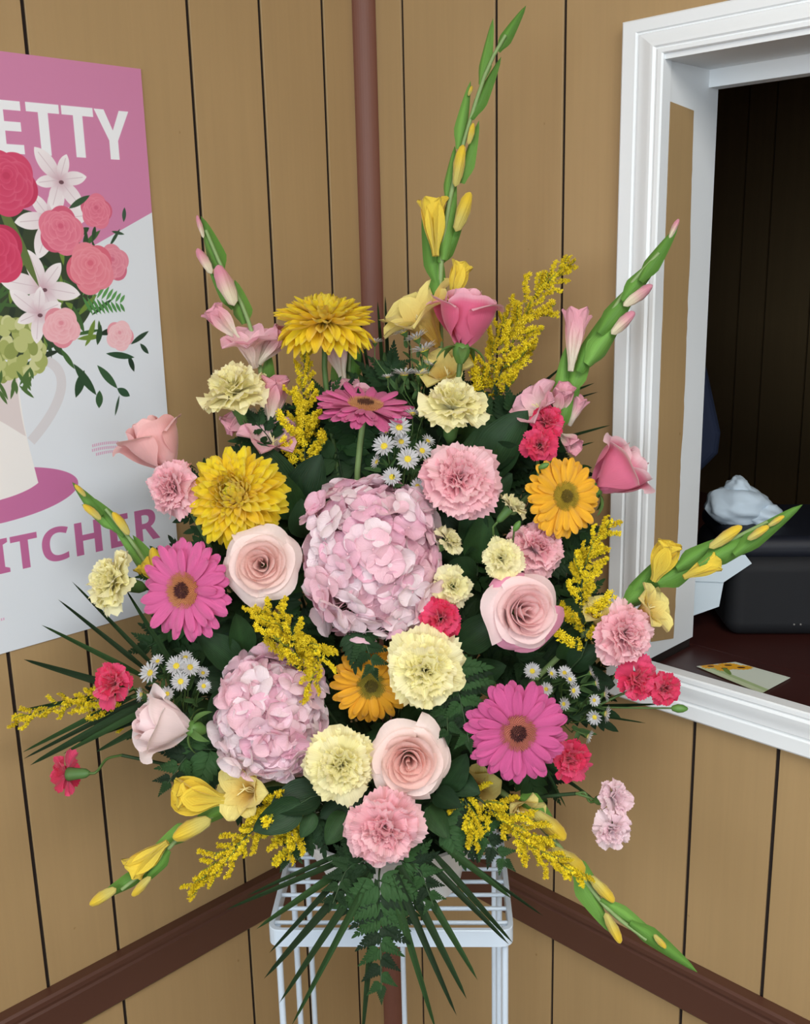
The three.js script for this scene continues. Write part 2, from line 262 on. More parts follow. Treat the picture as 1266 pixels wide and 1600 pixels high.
  const shp = new THREE.Shape(); [[-0.09, 0], [0.03, 0], [0.065, -0.06], [0.105, -0.17], [0.128, -0.26], [0.126, -0.285], [0.06, -0.36], [0.02, -0.44], [-0.12, -0.44]].forEach(([x, y], i) => (i ? shp.lineTo(x, y) : shp.moveTo(x, y)));
  const cgeo = new THREE.ExtrudeGeometry(shp, { depth: 0.03, bevelEnabled: true, bevelSize: 0.014, bevelThickness: 0.014, bevelSegments: 4 });
  part('body', cgeo, std('#18233d', 0.85), coat);
  part('hook', tube([V(-0.02, 0.015, 0.015), V(-0.02, 0.06, 0.015), V(-0.005, 0.085, 0.015), V(0.012, 0.07, 0.015)], 0.003), std('#55585c', 0.4), coat);
}

// ---------------------------------------------------------------- poster on the left wall
{
  const W = 1142, H = 1539, c = document.createElement('canvas'); c.width = W; c.height = H; const k = c.getContext('2d');
  const ell = (x, y, a, b, r, f) => { k.fillStyle = f; k.beginPath(); k.ellipse(x, y, a, b, r, 0, 7); k.fill(); };
  k.fillStyle = '#dde3ea'; k.fillRect(0, 0, W, H);
  k.fillStyle = '#cd83ab'; k.beginPath(); k.moveTo(0, 0); k.lineTo(W, 0); k.lineTo(W, 378); k.lineTo(0, 920); k.fill();
  const word = (t, x0, x1, y0, y1, f) => { k.save(); k.fillStyle = f; k.font = 'bold 200px sans-serif'; const m = k.measureText(t), w = m.width, h = m.actualBoundingBoxAscent; k.translate(x0, y1); k.scale((x1 - x0) / w, (y1 - y0) / h); k.fillText(t, 0, 0); k.restore(); };
  word('PRETTY', 478, 1092, 114, 241, '#eef1f6');
  word('PITCHER', 478, 1084, 1222, 1318, '#bd6a99');
  ell(571, 1108, 268, 74, 0, '#c2709f');
  // jug
  k.fillStyle = '#eceae8'; k.beginPath(); k.moveTo(400, 760); k.lineTo(705, 760); k.bezierCurveTo(690, 900, 712, 1000, 724, 1090); k.bezierCurveTo(660, 1130, 480, 1130, 418, 1090); k.bezierCurveTo(430, 980, 420, 860, 400, 760); k.fill();
  k.fillStyle = '#d9cfcf'; k.beginPath(); k.moveTo(600, 770); k.lineTo(700, 790); k.bezierCurveTo(690, 860, 700, 930, 704, 960); k.bezierCurveTo(660, 930, 620, 880, 560, 890); k.fill();
  k.strokeStyle = '#d4d2d6'; k.lineWidth = 27; k.beginPath(); k.moveTo(742, 752); k.bezierCurveTo(850, 770, 850, 860, 716, 975); k.stroke();
  // flowers of the print
  const leafy = (x, y, l, w, r, f) => { k.save(); k.translate(x, y); k.rotate(r); k.fillStyle = f; k.beginPath(); k.moveTo(0, 0); k.quadraticCurveTo(l / 2, -w, l, 0); k.quadraticCurveTo(l / 2, w, 0, 0); k.fill(); k.restore(); };
  const rose2 = (x, y, r, a, b, d) => {
    for (let i = 0; i < 5; i++) { const an = i * 1.2566 + x; ell(x + Math.cos(an) * r * 0.34, y + Math.sin(an) * r * 0.34, r * 0.66, r * 0.6, an, i % 2 ? b : a); }
    for (let ring = 0; ring < 5; ring++) for (let i = 0; i < 6 - ring; i++) {
      const an = i * 6.283 / (6 - ring) + ring * 0.9 + x * 0.3, q = r * (0.62 - ring * 0.125), cx = x + Math.cos(an) * q * 0.8, cy = y + Math.sin(an) * q * 0.7 - r * 0.05 * ring, w = r * (0.46 - ring * 0.07);
      const gr = k.createRadialGradient(cx - Math.cos(an) * w * 0.7, cy - Math.sin(an) * w * 0.7, w * 0.1, cx, cy, w * 1.15); gr.addColorStop(0, b); gr.addColorStop(0.72, a); gr.addColorStop(1, d); ell(cx, cy, w, w * 0.82, an + 1.57, gr);
    }
    ell(x, y - r * 0.2, r * 0.12, r * 0.1, 0, b);
  };
  const lily = (x, y, r, t) => { for (let i = 0; i < 6; i++) { const a = i * 1.05 + t, l = r * (0.82 + 0.18 * Math.sin(i * 2.3 + t)); k.save(); k.translate(x, y); k.rotate(a); const gr = k.createLinearGradient(0, 0, l, 0); gr.addColorStop(0, '#c9a7b4'); gr.addColorStop(0.35, '#e6dbe1'); gr.addColorStop(1, '#f2eef1'); k.fillStyle = gr; k.beginPath(); k.moveTo(0, 0); k.bezierCurveTo(l * 0.3, -l * 0.34, l * 0.8, -l * 0.26, l, 0); k.bezierCurveTo(l * 0.8, l * 0.26, l * 0.3, l * 0.34, 0, 0); k.fill(); k.strokeStyle = '#cfbcc6'; k.lineWidth = 1.6; k.beginPath(); k.moveTo(l * 0.1, 0); k.lineTo(l * 0.85, 0); k.stroke(); k.restore(); } ell(x + 4, y + 6, 7, 5, 0, '#6b4a55'); };
  k.fillStyle = '#33432f'; k.beginPath(); k.ellipse(700, 560, 250, 190, 0, 0, 7); k.fill();
  for (let i = 0; i < 120; i++) leafy(rr(520, 960), rr(430, 760), rr(40, 90), rr(8, 18), rr(0, 6.3), ['#2d4a30', '#3f6336', '#24352a', '#6e8a3c'][i % 4]);
  for (const [x, y, l, w, r, f] of [[1000, 470, 60, 9, -0.9, '#33503a'], [1050, 405, 40, 12, -1.4, '#3b5543'], [1010, 430, 40, 9, 0.2, '#33503a'], [985, 500, 50, 10, 1.1, '#2c4432'], [1040, 740, 70, 14, -0.5, '#2b4433'], [1030, 770, 50, 16, 1.3, '#22382a'], [1070, 740, 40, 14, 0.9, '#2b4433'], [930, 790, 90, 22, 0.9, '#37593a'], [890, 800, 80, 26, 2.0, '#2d4a32'], [930, 860, 50, 22, 1.7, '#3a5b3a'], [985, 860, 46, 22, 0.6, '#31523a'], [990, 880, 60, 8, 1.9, '#3b5543'], [860, 780, 110, 24, 1.0, '#2f4d33'], [960, 760, 90, 18, 0.2, '#2e4d36']]) leafy(x, y, l, w, r, f);
  for (let i = 0; i < 9; i++) { leafy(905 + i * 14, 600 + i * 3, 60 - i * 4, 9, -0.9, '#5f9a58'); leafy(905 + i * 14, 600 + i * 3, 60 - i * 4, 9, 1.1, '#4f8a4c'); }
  for (let i = 0; i < 70; i++) ell(rr(600, 770), rr(650, 800), rr(14, 24), rr(12, 20), rr(0, 3), ['#b9c07f', '#a3ad66', '#c9cd97', '#8d9a55'][i % 4]);
  for (let i = 0; i < 16; i++) leafy(rr(640, 740), rr(770, 830), rr(30, 60), 10, rr(0.6, 2.4), '#4a6b38');
  lily(835, 400, 118, -2.2); lily(872, 300, 100, 0.9); lily(795, 575, 125, 0.2); lily(775, 640, 95, 0.7); leafy(690, 330, 260, 30, 1.2, '#5f7440');
  rose2(728, 312, 84, '#d0486e', '#c23a60', '#e07a96'); rose2(668, 484, 88, '#cf4268', '#b93157', '#e06a8a');
  rose2(862, 430, 66, '#e07b93', '#d25f7d', '#efa3b2'); rose2(970, 378, 48, '#df7a93', '#cf627f', '#eda0b0'); rose2(1005, 515, 52, '#e08b9e', '#d06c86', '#f0b0bc'); rose2(938, 528, 72, '#e58797', '#d8687f', '#f0a9b4');
  rose2(836, 680, 56, '#ecb2bb', '#e08f9e', '#f3ccd2'); rose2(1008, 714, 44, '#efc0c6', '#e59ba8', '#f5d4d8');
  leafy(890, 372, 74, 16, -0.5, '#36543a');
  k.fillStyle = '#d9a9c6'; k.textAlign = 'center'; k.font = '15px sans-serif';
  for (let i = 0; i < 3; i++) for (let x = 0; x < [80, 84, 62][i]; x += 6) k.fillRect(932 - [40, 42, 31][i] + x, 1008 + i * 13 + 2 * Math.sin(x), 3.6, 8); // fine print too small to read
  for (let x = 0; x < 60; x += 6) k.fillRect(530 + x, 1440, 3.4, 7);
  const t = new THREE.CanvasTexture(c); t.colorSpace = THREE.SRGBColorSpace;
  const po = thing('poster', 'pink and white flower shop poster of a bouquet in a jug', 'poster', V(0.0012, 1.5245, 0.341 + 0.2284));
  const pg = new THREE.PlaneGeometry(0.4568, 0.6156, 6, 6).rotateY(PI / 2);
  part('print', pg.translate(0.0013, 0, 0), std('#ffffff', 0.38, { map: t }), po);
  part('backing_sheet', new THREE.BoxGeometry(0.002, 0.6156, 0.4568), std('#dfe2e4', 0.7), po);
}

// ---------------------------------------------------------------- wire stand and pot
const STAND = V(0.2945, 0.95, 0.267), SX = V(0.7302, 0, -0.6833), SB = V(-0.6833, 0, -0.7302);
{
  const st = thing('plant_stand', 'white wire plant stand under the flower arrangement', 'plant stand', V(STAND.x, 0, STAND.z)); st.rotation.y = Math.atan2(0.6833, 0.7302);
  const R = (w, r) => { const s = new THREE.Shape(), h = w / 2; s.moveTo(-h + r, -h); s.lineTo(h - r, -h); s.quadraticCurveTo(h, -h, h, -h + r); s.lineTo(h, h - r); s.quadraticCurveTo(h, h, h - r, h); s.lineTo(-h + r, h); s.quadraticCurveTo(-h, h, -h, h - r); s.lineTo(-h, -h + r); s.quadraticCurveTo(-h, -h, -h + r, -h); return s; };
  const ring = R(0.254, 0.014); ring.holes.push(R(0.246, 0.011));
  const band = (y, h) => toCreasedNormals(new THREE.ExtrudeGeometry(ring, { depth: h, bevelEnabled: true, bevelSize: 0.0008, bevelThickness: 0.0008, bevelSegments: 1, curveSegments: 6 }).rotateX(-PI / 2).translate(0, y, 0), 0.6);
  part('top_band', band(0.931, 0.0185), M.wire, st); part('bottom_band', band(0.06, 0.0185), M.wire, st);
  const wire = (a, b, r) => { const d = V().subVectors(b, a), g = new THREE.CylinderGeometry(r, r, d.length(), 10); g.applyQuaternion(new THREE.Quaternion().setFromUnitVectors(V(0, 1, 0), d.clone().normalize())); g.translate((a.x + b.x) / 2, (a.y + b.y) / 2, (a.z + b.z) / 2); return g; };
  for (let i = 0; i < 10; i++) { const z = 0.1095 - i * 0.0243; part('grid_wire', wire(V(-0.123, 0.9465, z), V(0.123, 0.9465, z), 0.0024), M.wire, st); part('shelf_wire', wire(V(-0.123, 0.075, z), V(0.123, 0.075, z), 0.0024), M.wire, st); }
  for (const sx of [-1, 1]) for (const z of [0.112, 0.0, -0.112]) part('leg', wire(V(sx * 0.1195, 0, z), V(sx * 0.1195, 0.945, z), 0.0036), M.wire, st);
  part('leg', wire(V(0, 0, -0.1195), V(0, 0.945, -0.1195), 0.0036), M.wire, st);
}
const POT = V(0.3136, 0.9505, 0.2874), MOUTH = V(0.3136, 1.03, 0.2874);
{
  const pr = [[0, 0], [0.072, 0], [0.0755, 0.003], [0.079, 0.02], [0.09, 0.042], [0.102, 0.062], [0.108, 0.078], [0.111, 0.0785], [0.1115, 0.083], [0.1075, 0.084], [0.1045, 0.079], [0.098, 0.062], [0.086, 0.042], [0.075, 0.02], [0.07, 0.006], [0, 0.006]];
  const po = thing('flower_pot', 'white plastic flower bowl on the wire stand, hidden by leaves', 'flower pot', POT);
  part('bowl', toCreasedNormals(new THREE.LatheGeometry(pr.map((p) => new THREE.Vector2(...p)), 40), 0.5), M.pot, po);
  tag(part('floral_foam', new RoundedBoxGeometry(0.12, 0.062, 0.1, 3, 0.006).translate(0, 0.0375, 0), std('#24402a', 0.95), po), 'dark green floral foam');
}

// ---------------------------------------------------------------- building blocks of flowers
const K = (c) => (c instanceof THREE.Color ? c : new THREE.Color(c));
function stem(group, start, facing, mat, r = 0.0024, lead = 0.05, name = 'stem') { // from behind a bloom down into the bowl
  const w = [start, start.clone().addScaledVector(facing, -lead)], end = MOUTH.clone().add(V(rr(-0.045, 0.045), -0.03, rr(-0.04, 0.04)));
  const mid = w[1].clone().lerp(end, 0.55); mid.addScaledVector(SB, 0.02); w.push(mid, end.clone().add(V(0, 0.03, 0)), end);
  group.updateMatrixWorld(true);
  const inv = group.matrixWorld.clone().invert();
  return part(name, tube(w.map((p) => p.clone().applyMatrix4(inv)), r, 16, 6), mat, group);
}
const profPetal = (t) => (0.42 + 0.58 * sstep(0, 0.6, t)) * Math.sqrt(Math.max(0, 1 - Math.pow(clamp((t - 0.68) / 0.32, 0, 1), 2.2)) + 0.03);
const profLance = (t) => Math.pow(Math.sin(PI * Math.pow(clamp(t * 0.97 + 0.03, 0, 1), 0.62)), 0.8);
const profOvate = (t) => Math.pow(Math.max(0, Math.sin(PI * Math.pow(clamp(t * 0.985 + 0.015, 0, 1), 0.72))), 0.72);

// gerbera: three rings of rays around a fuzzy eye
const gerberaRays = [0, 1, 2, 3].map((i) => strap({ L: 1, W: 0.122 + 0.012 * (i % 2), dense: 1.9, prof: profPetal, cup: -0.35 + 0.3 * (i % 3), bend: (t) => [0.28, 0.12, 0.05, 0.2][i] - [0.5, 0.45, 0.2, 0.7][i] * t, nu: 6, nv: 8, wave: (s, t) => 0.012 * Math.cos(s * 9) * t, tipJag: (s) => 1 - 0.03 * (1 - Math.abs(s)) - 0.02 * Math.abs(Math.sin(s * 5)) }));
function fuzz(r0, r1, n, h, lift, geo = new THREE.ConeGeometry(0.00075, 1, 4)) {
  const out = [];
  for (let i = 0; i < n; i++) { const r = Math.sqrt(lerp(r0 * r0, r1 * r1, (i + 0.5) / n)), a = i * 2.39996, g = geo.clone(); g.scale(1, h * rr(0.7, 1.2), 1); g.translate(0, h * 0.4, 0); g.rotateX(PI / 2 + 0); g.rotateY(0.25 + r * 20); g.rotateZ(a); g.translate(Math.cos(a) * r, Math.sin(a) * r, lift(r)); out.push(g); }
  return merge(out);
}
const gEyeRing = fuzz(0.0055, 0.0162, 300, 0.0052, (r) => 0.0026 - r * 0.05), gEyeDark = fuzz(0, 0.0075, 90, 0.0035, () => 0.002), gEyeBase = new THREE.SphereGeometry(0.0155, 20, 10).scale(1, 1, 0.1);
function gerbera(u, v, d, f, R, petal, ring, eye, label, roll = 0) {
  const dir = vd(...f), g = aim(thing('gerbera_daisy', label, 'flower', at(u, v, d), 'gerbera daisies in the arrangement'), dir, roll), pm = petalMat(petal, { tr: 0.22 }), k = R / 0.05;
  for (const [n, len, el, off, z] of [[22, 1, 2, 0, 0], [21, 0.96, 8, 0.5, 0.0012], [16, 0.84, 13, 0.2, 0.0024]]) for (let i = 0; i < n; i++) {
    const a = (i + off) / n * 2 * PI + rr(-0.07, 0.07), e = (el + rr(-6, 6)) * RAD, L = R * len * rr(0.93, 1.04) - 0.006 * k;
    const m = part('petal', gerberaRays[(i + n) % 4], pm, g); m.scale.set(L * rr(0.95, 1.12), L, L);
    face(m, V(Math.cos(a) * Math.cos(e), Math.sin(a) * Math.cos(e), Math.sin(e)), V(0, 0, 1)); m.position.set(Math.cos(a) * 0.006 * k, Math.sin(a) * 0.006 * k, z);
  }
  const er = part('disc_florets', merge([gEyeRing.clone(), gEyeBase.clone().translate(0, 0, 0.001)]).scale(k, k, k), std(ring, 0.8), g); er.position.z = 0.003; tag(er, null, null, null, 'stuff');
  const ed = part('eye', gEyeDark.clone().scale(k, k, k), std(eye, 0.85), g); ed.position.z = 0.0055; tag(ed, 'dark centre of the daisy', null, null, 'stuff');
  part('calyx', new THREE.ConeGeometry(0.012 * k, 0.012 * k, 16).rotateX(-PI / 2).translate(0, 0, -0.006 * k), M.calyx, g);
  stem(g, at(u, v, d).addScaledVector(dir, -0.008), dir, M.stemPale, 0.0032, 0.07);
  return g;
}

// rose: spiral of cupped petals, +Z is the way it opens
function rosePetal(k, i, kind) {
  const open = kind === 'open', R = open ? 0.0345 : 0.029, H = open ? 0.046 : 0.058, rm = open ? lerp(0.0032, R * 0.86, Math.pow(k, 0.8)) : lerp(0.0035, R, Math.pow(k, 0.85)), h = H * (open ? lerp(1.0, 0.66, Math.pow(k, 1.3)) : lerp(0.94, 1.0, Math.sin(k * PI * 0.6)) - 0.06 * sstep(0.75, 1, k)), span = lerp(1.75, 0.98, Math.pow(k, 0.7));
  const flare = open ? lerp(0.0, 0.34, Math.pow(k, 0.8)) : lerp(-0.12, 0.42, sstep(0.5, 1, k)), ph = i * 1.7, vary = Math.sin(i * 5.3), tipv = 0.09 + 0.03 * Math.sin(ph);
  return sheet(12, 12, (s, t) => {
    const wt = Math.pow(sstep(-0.12, 0.55, t), 0.8), top = 1 - tipv * s * s - 0.05 * Math.pow(Math.abs(s), 5) + 0.018 * Math.sin(s * 6 + ph) * t;
    const belly = open ? Math.pow(Math.sin(clamp(t * 1.05, 0, 1) * PI * 0.5), 0.75) : Math.pow(Math.sin(clamp(t * 1.35, 0, 1) * PI * 0.5), 0.8) - 0.12 * sstep(0.6, 0.95, t) * (1 - k);
    const q = sstep(0.66, 1, t), roll = sstep(0.35, 1, k) * 0.0035 * Math.pow(Math.abs(s), 3) * sstep(0.35, 1, t);
    const r = rm * (0.16 + 0.84 * belly) + R * (flare + 0.1 * vary * k) * q * (1 - 0.35 * s * s + 0.25 * k * Math.sin(s * 4 + ph)) + roll + 0.09 * rm * s + 0.0011 * Math.sin(s * 5 + ph + t * 4) * t;
    const a = i * 2.39996 + s * span * wt * (1 - 0.12 * q * k), z = h * Math.pow(t, 0.95) * lerp(1, top, t) - (open ? 0.016 : 0.011) * sstep(0.4, 1, k) * q * q;
    const e = kind === 'lip' ? sstep(0.97, 0.72, t + 0.1 * s * s) : 0;
    return [Math.cos(a) * r, Math.sin(a) * r, z, 1 - 0.14 * e, 1 - 0.70 * e, 1 - 0.52 * e];
  });
}
const ROSE = {};
for (const [kind, n] of [['open', 28], ['cup', 15], ['lip', 15]]) ROSE[kind] = Array.from({ length: n }, (_, i) => rosePetal(i / (n - 1), i, kind));
const sepalGeo = strap({ L: 1, W: 0.17, prof: profLance, cup: 0.4, bend: (t) => -0.3 - 1.2 * t, nu: 2, nv: 6 });
const hipGeo = new THREE.LatheGeometry([[0, -0.016], [0.0035, -0.015], [0.0075, -0.008], [0.0082, -0.002], [0.0065, 0.003], [0, 0.004]].map((p) => new THREE.Vector2(...p)), 14).rotateX(PI / 2);
function rose(u, v, d, f, size, kind, inner, outer, label, roll = 0, back = null) {
  const dir = vd(...f), k = size / 0.0345, g = thing('rose', label, 'flower', at(u, v, d).addScaledVector(dir, kind === 'open' ? -0.03 * k : -0.028 * k), 'roses in the arrangement'); aim(g, dir, roll);
  const list = ROSE[kind], n = list.length, col = K(inner), oc = K(outer);
  for (let i = 0; i < n; i++) { const q = Math.round(sstep(0.15, 0.85, i / (n - 1)) * 4) / 4, hex = '#' + col.clone().lerp(oc, q).getHexString(); part('petal', list[i], petalMat(back && i >= n - 3 ? back : hex, { tr: 0.38, coat: 0.18, bump: 0.00015 }), g).scale.setScalar(k); }
  part('hip', hipGeo, M.bud, g).scale.setScalar(k * 1.1);
  for (let i = 0; i < 5; i++) { const a = i * 1.257; const m = part('sepal', sepalGeo, leafMat('#5d7f42'), g); m.scale.setScalar(0.026 * k); face(m, V(Math.cos(a) * 0.9, Math.sin(a) * 0.9, 0.25), V(0, 0, 1)); m.position.set(Math.cos(a) * 0.006 * k, Math.sin(a) * 0.006 * k, -0.001); }
  stem(g, g.position.clone().addScaledVector(dir, -0.014 * k), dir, M.stemG, 0.0028, 0.06);
  return g;
}

// carnation: ruffled, toothed fans
const fans = Array.from({ length: 7 }, (_, i) => { const p = i * 1.9, A = 0.07 + 0.025 * (i % 3), w = 3.2 + (i % 4) * 1.3; return strap({ L: 1, W: 0.46 + 0.05 * (i % 3), prof: (t) => 0.16 + 0.84 * Math.pow(sstep(0.05, 1, t), 0.85), cup: 0.12 * ((i % 3) - 1), bend: (t) => 0.18 - (0.35 + 0.2 * (i % 3)) * t, nu: 16, nv: 6, wave: (s, t) => A * t * t * Math.sin(s * w + p) + 0.035 * t * t * t * Math.sin(s * 11 + p), tipJag: (s) => (1 - 0.30 * s * s) * (1 - 0.08 * Math.abs(Math.sin(s * 13 + p)) - 0.03 * Math.abs(Math.sin(s * 7 + p * 2))) }); });
const calyxGeo = new THREE.LatheGeometry([[0, -0.034], [0.003, -0.034], [0.0065, -0.028], [0.0078, -0.016], [0.009, -0.006], [0.0098, -0.001], [0.008, -0.002], [0, -0.008]].map((p) => new THREE.Vector2(...p)), 12).rotateX(PI / 2);
function ruff(g, R, mats2, mini) { // fills g (facing +Z) with petals
  const rings = mini ? [[6, 1, 8], [6, 0.9, 30], [5, 0.78, 52], [4, 0.7, 70], [4, 0.62, 86]] : [[9, 1, 2], [9, 0.97, 16], [9, 0.9, 33], [8, 0.84, 50], [7, 0.76, 64], [6, 0.7, 76], [5, 0.64, 87]];
  rings.forEach(([n, len, el], j) => { for (let i = 0; i < n; i++) {
    const a = (i + 0.5 * (j % 2)) / n * 2 * PI + rr(-0.2, 0.2), e = (el + rr(-9, 9)) * RAD, L = R * len * rr(0.84, 1.12);
    const m = part('petal', fans[(i * 3 + j * 2) % 7], mats2[(i + j) % mats2.length], g); m.scale.set(L * (i % 2 ? 1 : -1) * rr(0.85, 1.1), L, L * rr(0.9, 1.3));
    face(m, V(Math.cos(a) * Math.cos(e), Math.sin(a) * Math.cos(e), Math.sin(e)), V(-Math.sin(a) * rr(-0.35, 0.35), Math.cos(a) * rr(-0.35, 0.35), 1).add(V(-Math.cos(a), -Math.sin(a), 0).multiplyScalar(0.4))); m.position.set(Math.cos(a) * 0.002, Math.sin(a) * 0.002, j * R * 0.02);
  } });
}
const tints = (a, b) => [petalMat(a, { tr: 0.42, coat: 0.05 }), petalMat(b, { tr: 0.42, coat: 0.05 }), petalMat('#' + K(a).clone().lerp(K(b), 0.5).getHexString(), { tr: 0.42, coat: 0.05 })];
const COL = { yellow: ['#fcf6bd', '#fdf8cc'], pink: ['#fac3cd', '#fcd3d9'], pale: ['#fbdde6', '#fce6ec'], hot: ['#e8235c', '#f04a7c'] };
function carnation(u, v, d, f, R, col, label) {
  const dir = vd(...f), g = aim(thing('carnation', label, 'flower', at(u, v, d).addScaledVector(dir, -0.3 * R), 'carnations in the arrangement'), dir, rr(0, 6));
  ruff(g, R, tints(...COL[col]), false);
  part('calyx', calyxGeo, M.calyx, g).scale.setScalar(R / 0.035);
  stem(g, g.position.clone().addScaledVector(dir, -0.03 * R / 0.035), dir, M.stemDark, 0.0021, 0.05); return g;
}
function spray(heads, col, label, join, buds = []) { // several small carnations on one branching stem
  const J = at(...join), g = thing('spray_carnation', label, 'flower', J, 'small spray carnations in the arrangement');
  for (const [u, v, d, f, R] of heads) {
    const dir = vd(...f), p = at(u, v, d).addScaledVector(dir, -0.3 * R).sub(J), b = part('bloom', calyxGeo.clone().scale(R / 0.03, R / 0.03, R / 0.03), M.calyx, g); b.position.copy(p); aim(b, dir, rr(0, 6));
    ruff(b, R, tints(...COL[col]), true);
    const foot = p.clone().addScaledVector(dir, -0.032 * R / 0.03); part('twig', tube([foot, foot.clone().addScaledVector(dir, -0.008), foot.clone().multiplyScalar(0.45).addScaledVector(UPV, 0.004), V()], 0.0014, 12, 5), M.stemG, g);
  }
  for (const [u, v, d, f, L] of buds) { const dir = vd(...f), p = at(u, v, d).sub(J), b = part('bud', new THREE.LatheGeometry([[0, -0.5], [0.16, -0.42], [0.27, -0.1], [0.24, 0.2], [0.1, 0.45], [0, 0.5]].map((q) => new THREE.Vector2(...q)), 10), M.bud, g); b.scale.setScalar(L); b.position.copy(p); face(b, dir, vd(0.1, 0.2, 1)); part('twig', tube([p.clone().addScaledVector(dir, -L * 0.45), p.clone().multiplyScalar(0.5), V()], 0.0009, 8, 5), M.stemG, g); }
  stem(g, J.clone(), J.clone().sub(MOUTH).normalize(), M.stemDark, 0.0018, 0.03); return g;
}

// chrysanthemum: a dome of many strap petals
const mumA = strap({ L: 1, W: 0.115, prof: (t) => 0.55 + 0.45 * sstep(0, 0.7, t) - 0.72 * Math.pow(clamp((t - 0.72) / 0.28, 0, 1), 2.2), cup: 0.9, bend: (t) => -0.35 + 1.5 * t * t, nu: 4, nv: 7 });
const mumB = strap({ L: 1, W: 0.12, prof: (t) => 0.5 + 0.5 * sstep(0, 0.7, t) - 0.76 * Math.pow(clamp((t - 0.72) / 0.28, 0, 1), 2.2), cup: 0.75, bend: (t) => -0.05 + 0.35 * t * t, nu: 4, nv: 6 });
const mumC = strap({ L: 1, W: 0.125, prof: (t) => 0.5 + 0.5 * sstep(0, 0.7, t) - 0.78 * Math.pow(clamp((t - 0.7) / 0.3, 0, 1), 2.2), cup: 0.6, bend: (t) => 0.1 - 0.55 * t, nu: 4, nv: 6 });
function chrysanthemum(u, v, d, f, R, label) {
  const dir = vd(...f), g = aim(thing('chrysanthemum', label, 'flower', at(u, v, d), 'yellow chrysanthemums in the arrangement'), dir, 1), pm = [petalMat('#ffe606', { tr: 0.36 }), petalMat('#ffea12', { tr: 0.36 }), petalMat('#ffdd02', { tr: 0.36 })], n = 250;
  for (let i = 0; i < n; i++) {
    const q = (i + 0.5) / n, th = lerp(6, 122, Math.pow(q, 0.72)) * RAD, a = i * 2.39996, dd = V(Math.sin(th) * Math.cos(a), Math.sin(th) * Math.sin(a), Math.cos(th)), L = R * lerp(0.54, 1.0, sstep(0.1, 0.75, q)) * rr(0.9, 1.06) * (q > 0.9 ? 0.97 : 1);
    const m = part('petal', q < 0.3 ? mumA : q < 0.72 ? mumB : mumC, pm[i % 3], g); m.scale.set(L * (q < 0.3 ? 1.25 : 1), L, L); m.position.copy(dd).multiplyScalar(R * 0.06); m.position.z += R * 0.05;
    face(m, dd.clone().add(V(rr(-0.08, 0.08), rr(-0.08, 0.08), rr(-0.08, 0.08))), V(0, 0, 1).addScaledVector(dd, -0.2).add(V(rr(-0.2, 0.2), rr(-0.2, 0.2), 0)));
  }
  tag(part('centre', new THREE.SphereGeometry(R * 0.10, 12, 8).translate(0, 0, R * 0.42), std('#a9a416', 0.8), g), 'greenish centre');
  part('calyx', new THREE.SphereGeometry(R * 0.2, 14, 8).scale(1, 1, 0.6).translate(0, 0, -R * 0.12), M.calyx, g);
  stem(g, at(u, v, d).addScaledVector(dir, -R * 0.2), dir, M.stemG, 0.003, 0.05); return g;
}

// hydrangea: a ball of four-petalled florets
const hydPetal = [0, 1, 2].map((i) => strap({ L: 1, W: 0.56 + 0.05 * i, dense: 1.5, prof: (t) => (0.18 + 0.82 * sstep(0, 0.5, t)) * Math.sqrt(Math.max(0, 1 - Math.pow(clamp((t - 0.42) / 0.58, 0, 1), 2.4)) + 0.003), cup: [0.25, -0.18, 0.45][i], bend: (t) => [0.1, 0.45, -0.1][i] - [0.5, 0.9, -0.5][i] * t, nu: 6, nv: 6, wave: (s, t) => 0.035 * Math.sin(s * 4 + i * 2) * t }));
const bead = new THREE.SphereGeometry(0.0013, 7, 5), ped = new THREE.CylinderGeometry(0.0006, 0.0006, 0.03, 4).rotateX(PI / 2).translate(0, 0, -0.015), floretGeo = merge([bead, ped]);
function hydrangea(u, v, d, f, ax, n, label) {
  const dir = vd(...f), g = thing('hydrangea', label, 'flower', at(u, v, d), 'pink hydrangea heads'); g.quaternion.setFromRotationMatrix(new THREE.Matrix4().makeBasis(V().crossVectors(UPV, dir).normalize(), V().crossVectors(dir, V().crossVectors(UPV, dir)).normalize(), dir));
  const pm = ['#fcdbe7', '#fde6ee', '#f7c6d9', '#feeff4', '#fad0dd'].map((h) => petalMat(h, { tr: 0.36, coat: 0.3 })), beadM = std('#d9a9b4', 0.6);
  for (let i = 0; i < n; i++) {
    const z = lerp(1, -0.55, (i + 0.5) / n), a = i * 2.39996, r = Math.sqrt(1 - z * z), dn = V(Math.cos(a) * r, Math.sin(a) * r, z), k = 0.88 + 0.1 * Math.sin(dn.x * 4.5 + 1) * Math.cos(dn.y * 5) + rr(-0.13, 0.08);
    const fl = part('floret', floretGeo, beadM, g); fl.position.set(dn.x * ax[0] * k, dn.y * ax[1] * k, dn.z * ax[2] * k); aim(fl, V(dn.x / ax[0], dn.y / ax[1], dn.z / ax[2]).normalize().add(V(rr(-0.35, 0.35), rr(-0.35, 0.35), rr(-0.35, 0.35))), rr(0, 6.3));
    const S = rr(0.0150, 0.0190), mt = pm[Math.floor(rnd() * 5)], tilt = rr(-4, 30);
    for (let j = 0; j < 4; j++) { const b = j * PI / 2 + rr(-0.12, 0.12), e = (tilt + rr(-12, 12)) * RAD, m = part('petal', hydPetal[(i + j * (i % 2)) % 3], mt, fl); m.scale.setScalar(S * rr(0.9, 1.1)); face(m, V(Math.cos(b) * Math.cos(e), Math.sin(b) * Math.cos(e), Math.sin(e)), V(0, 0, 1)); m.position.set(Math.cos(b) * 0.001, Math.sin(b) * 0.001, 0.0002 * j); }
  }
  stem(g, at(u, v, d), dir, M.stemG, 0.0035, 0.07); return g;
}

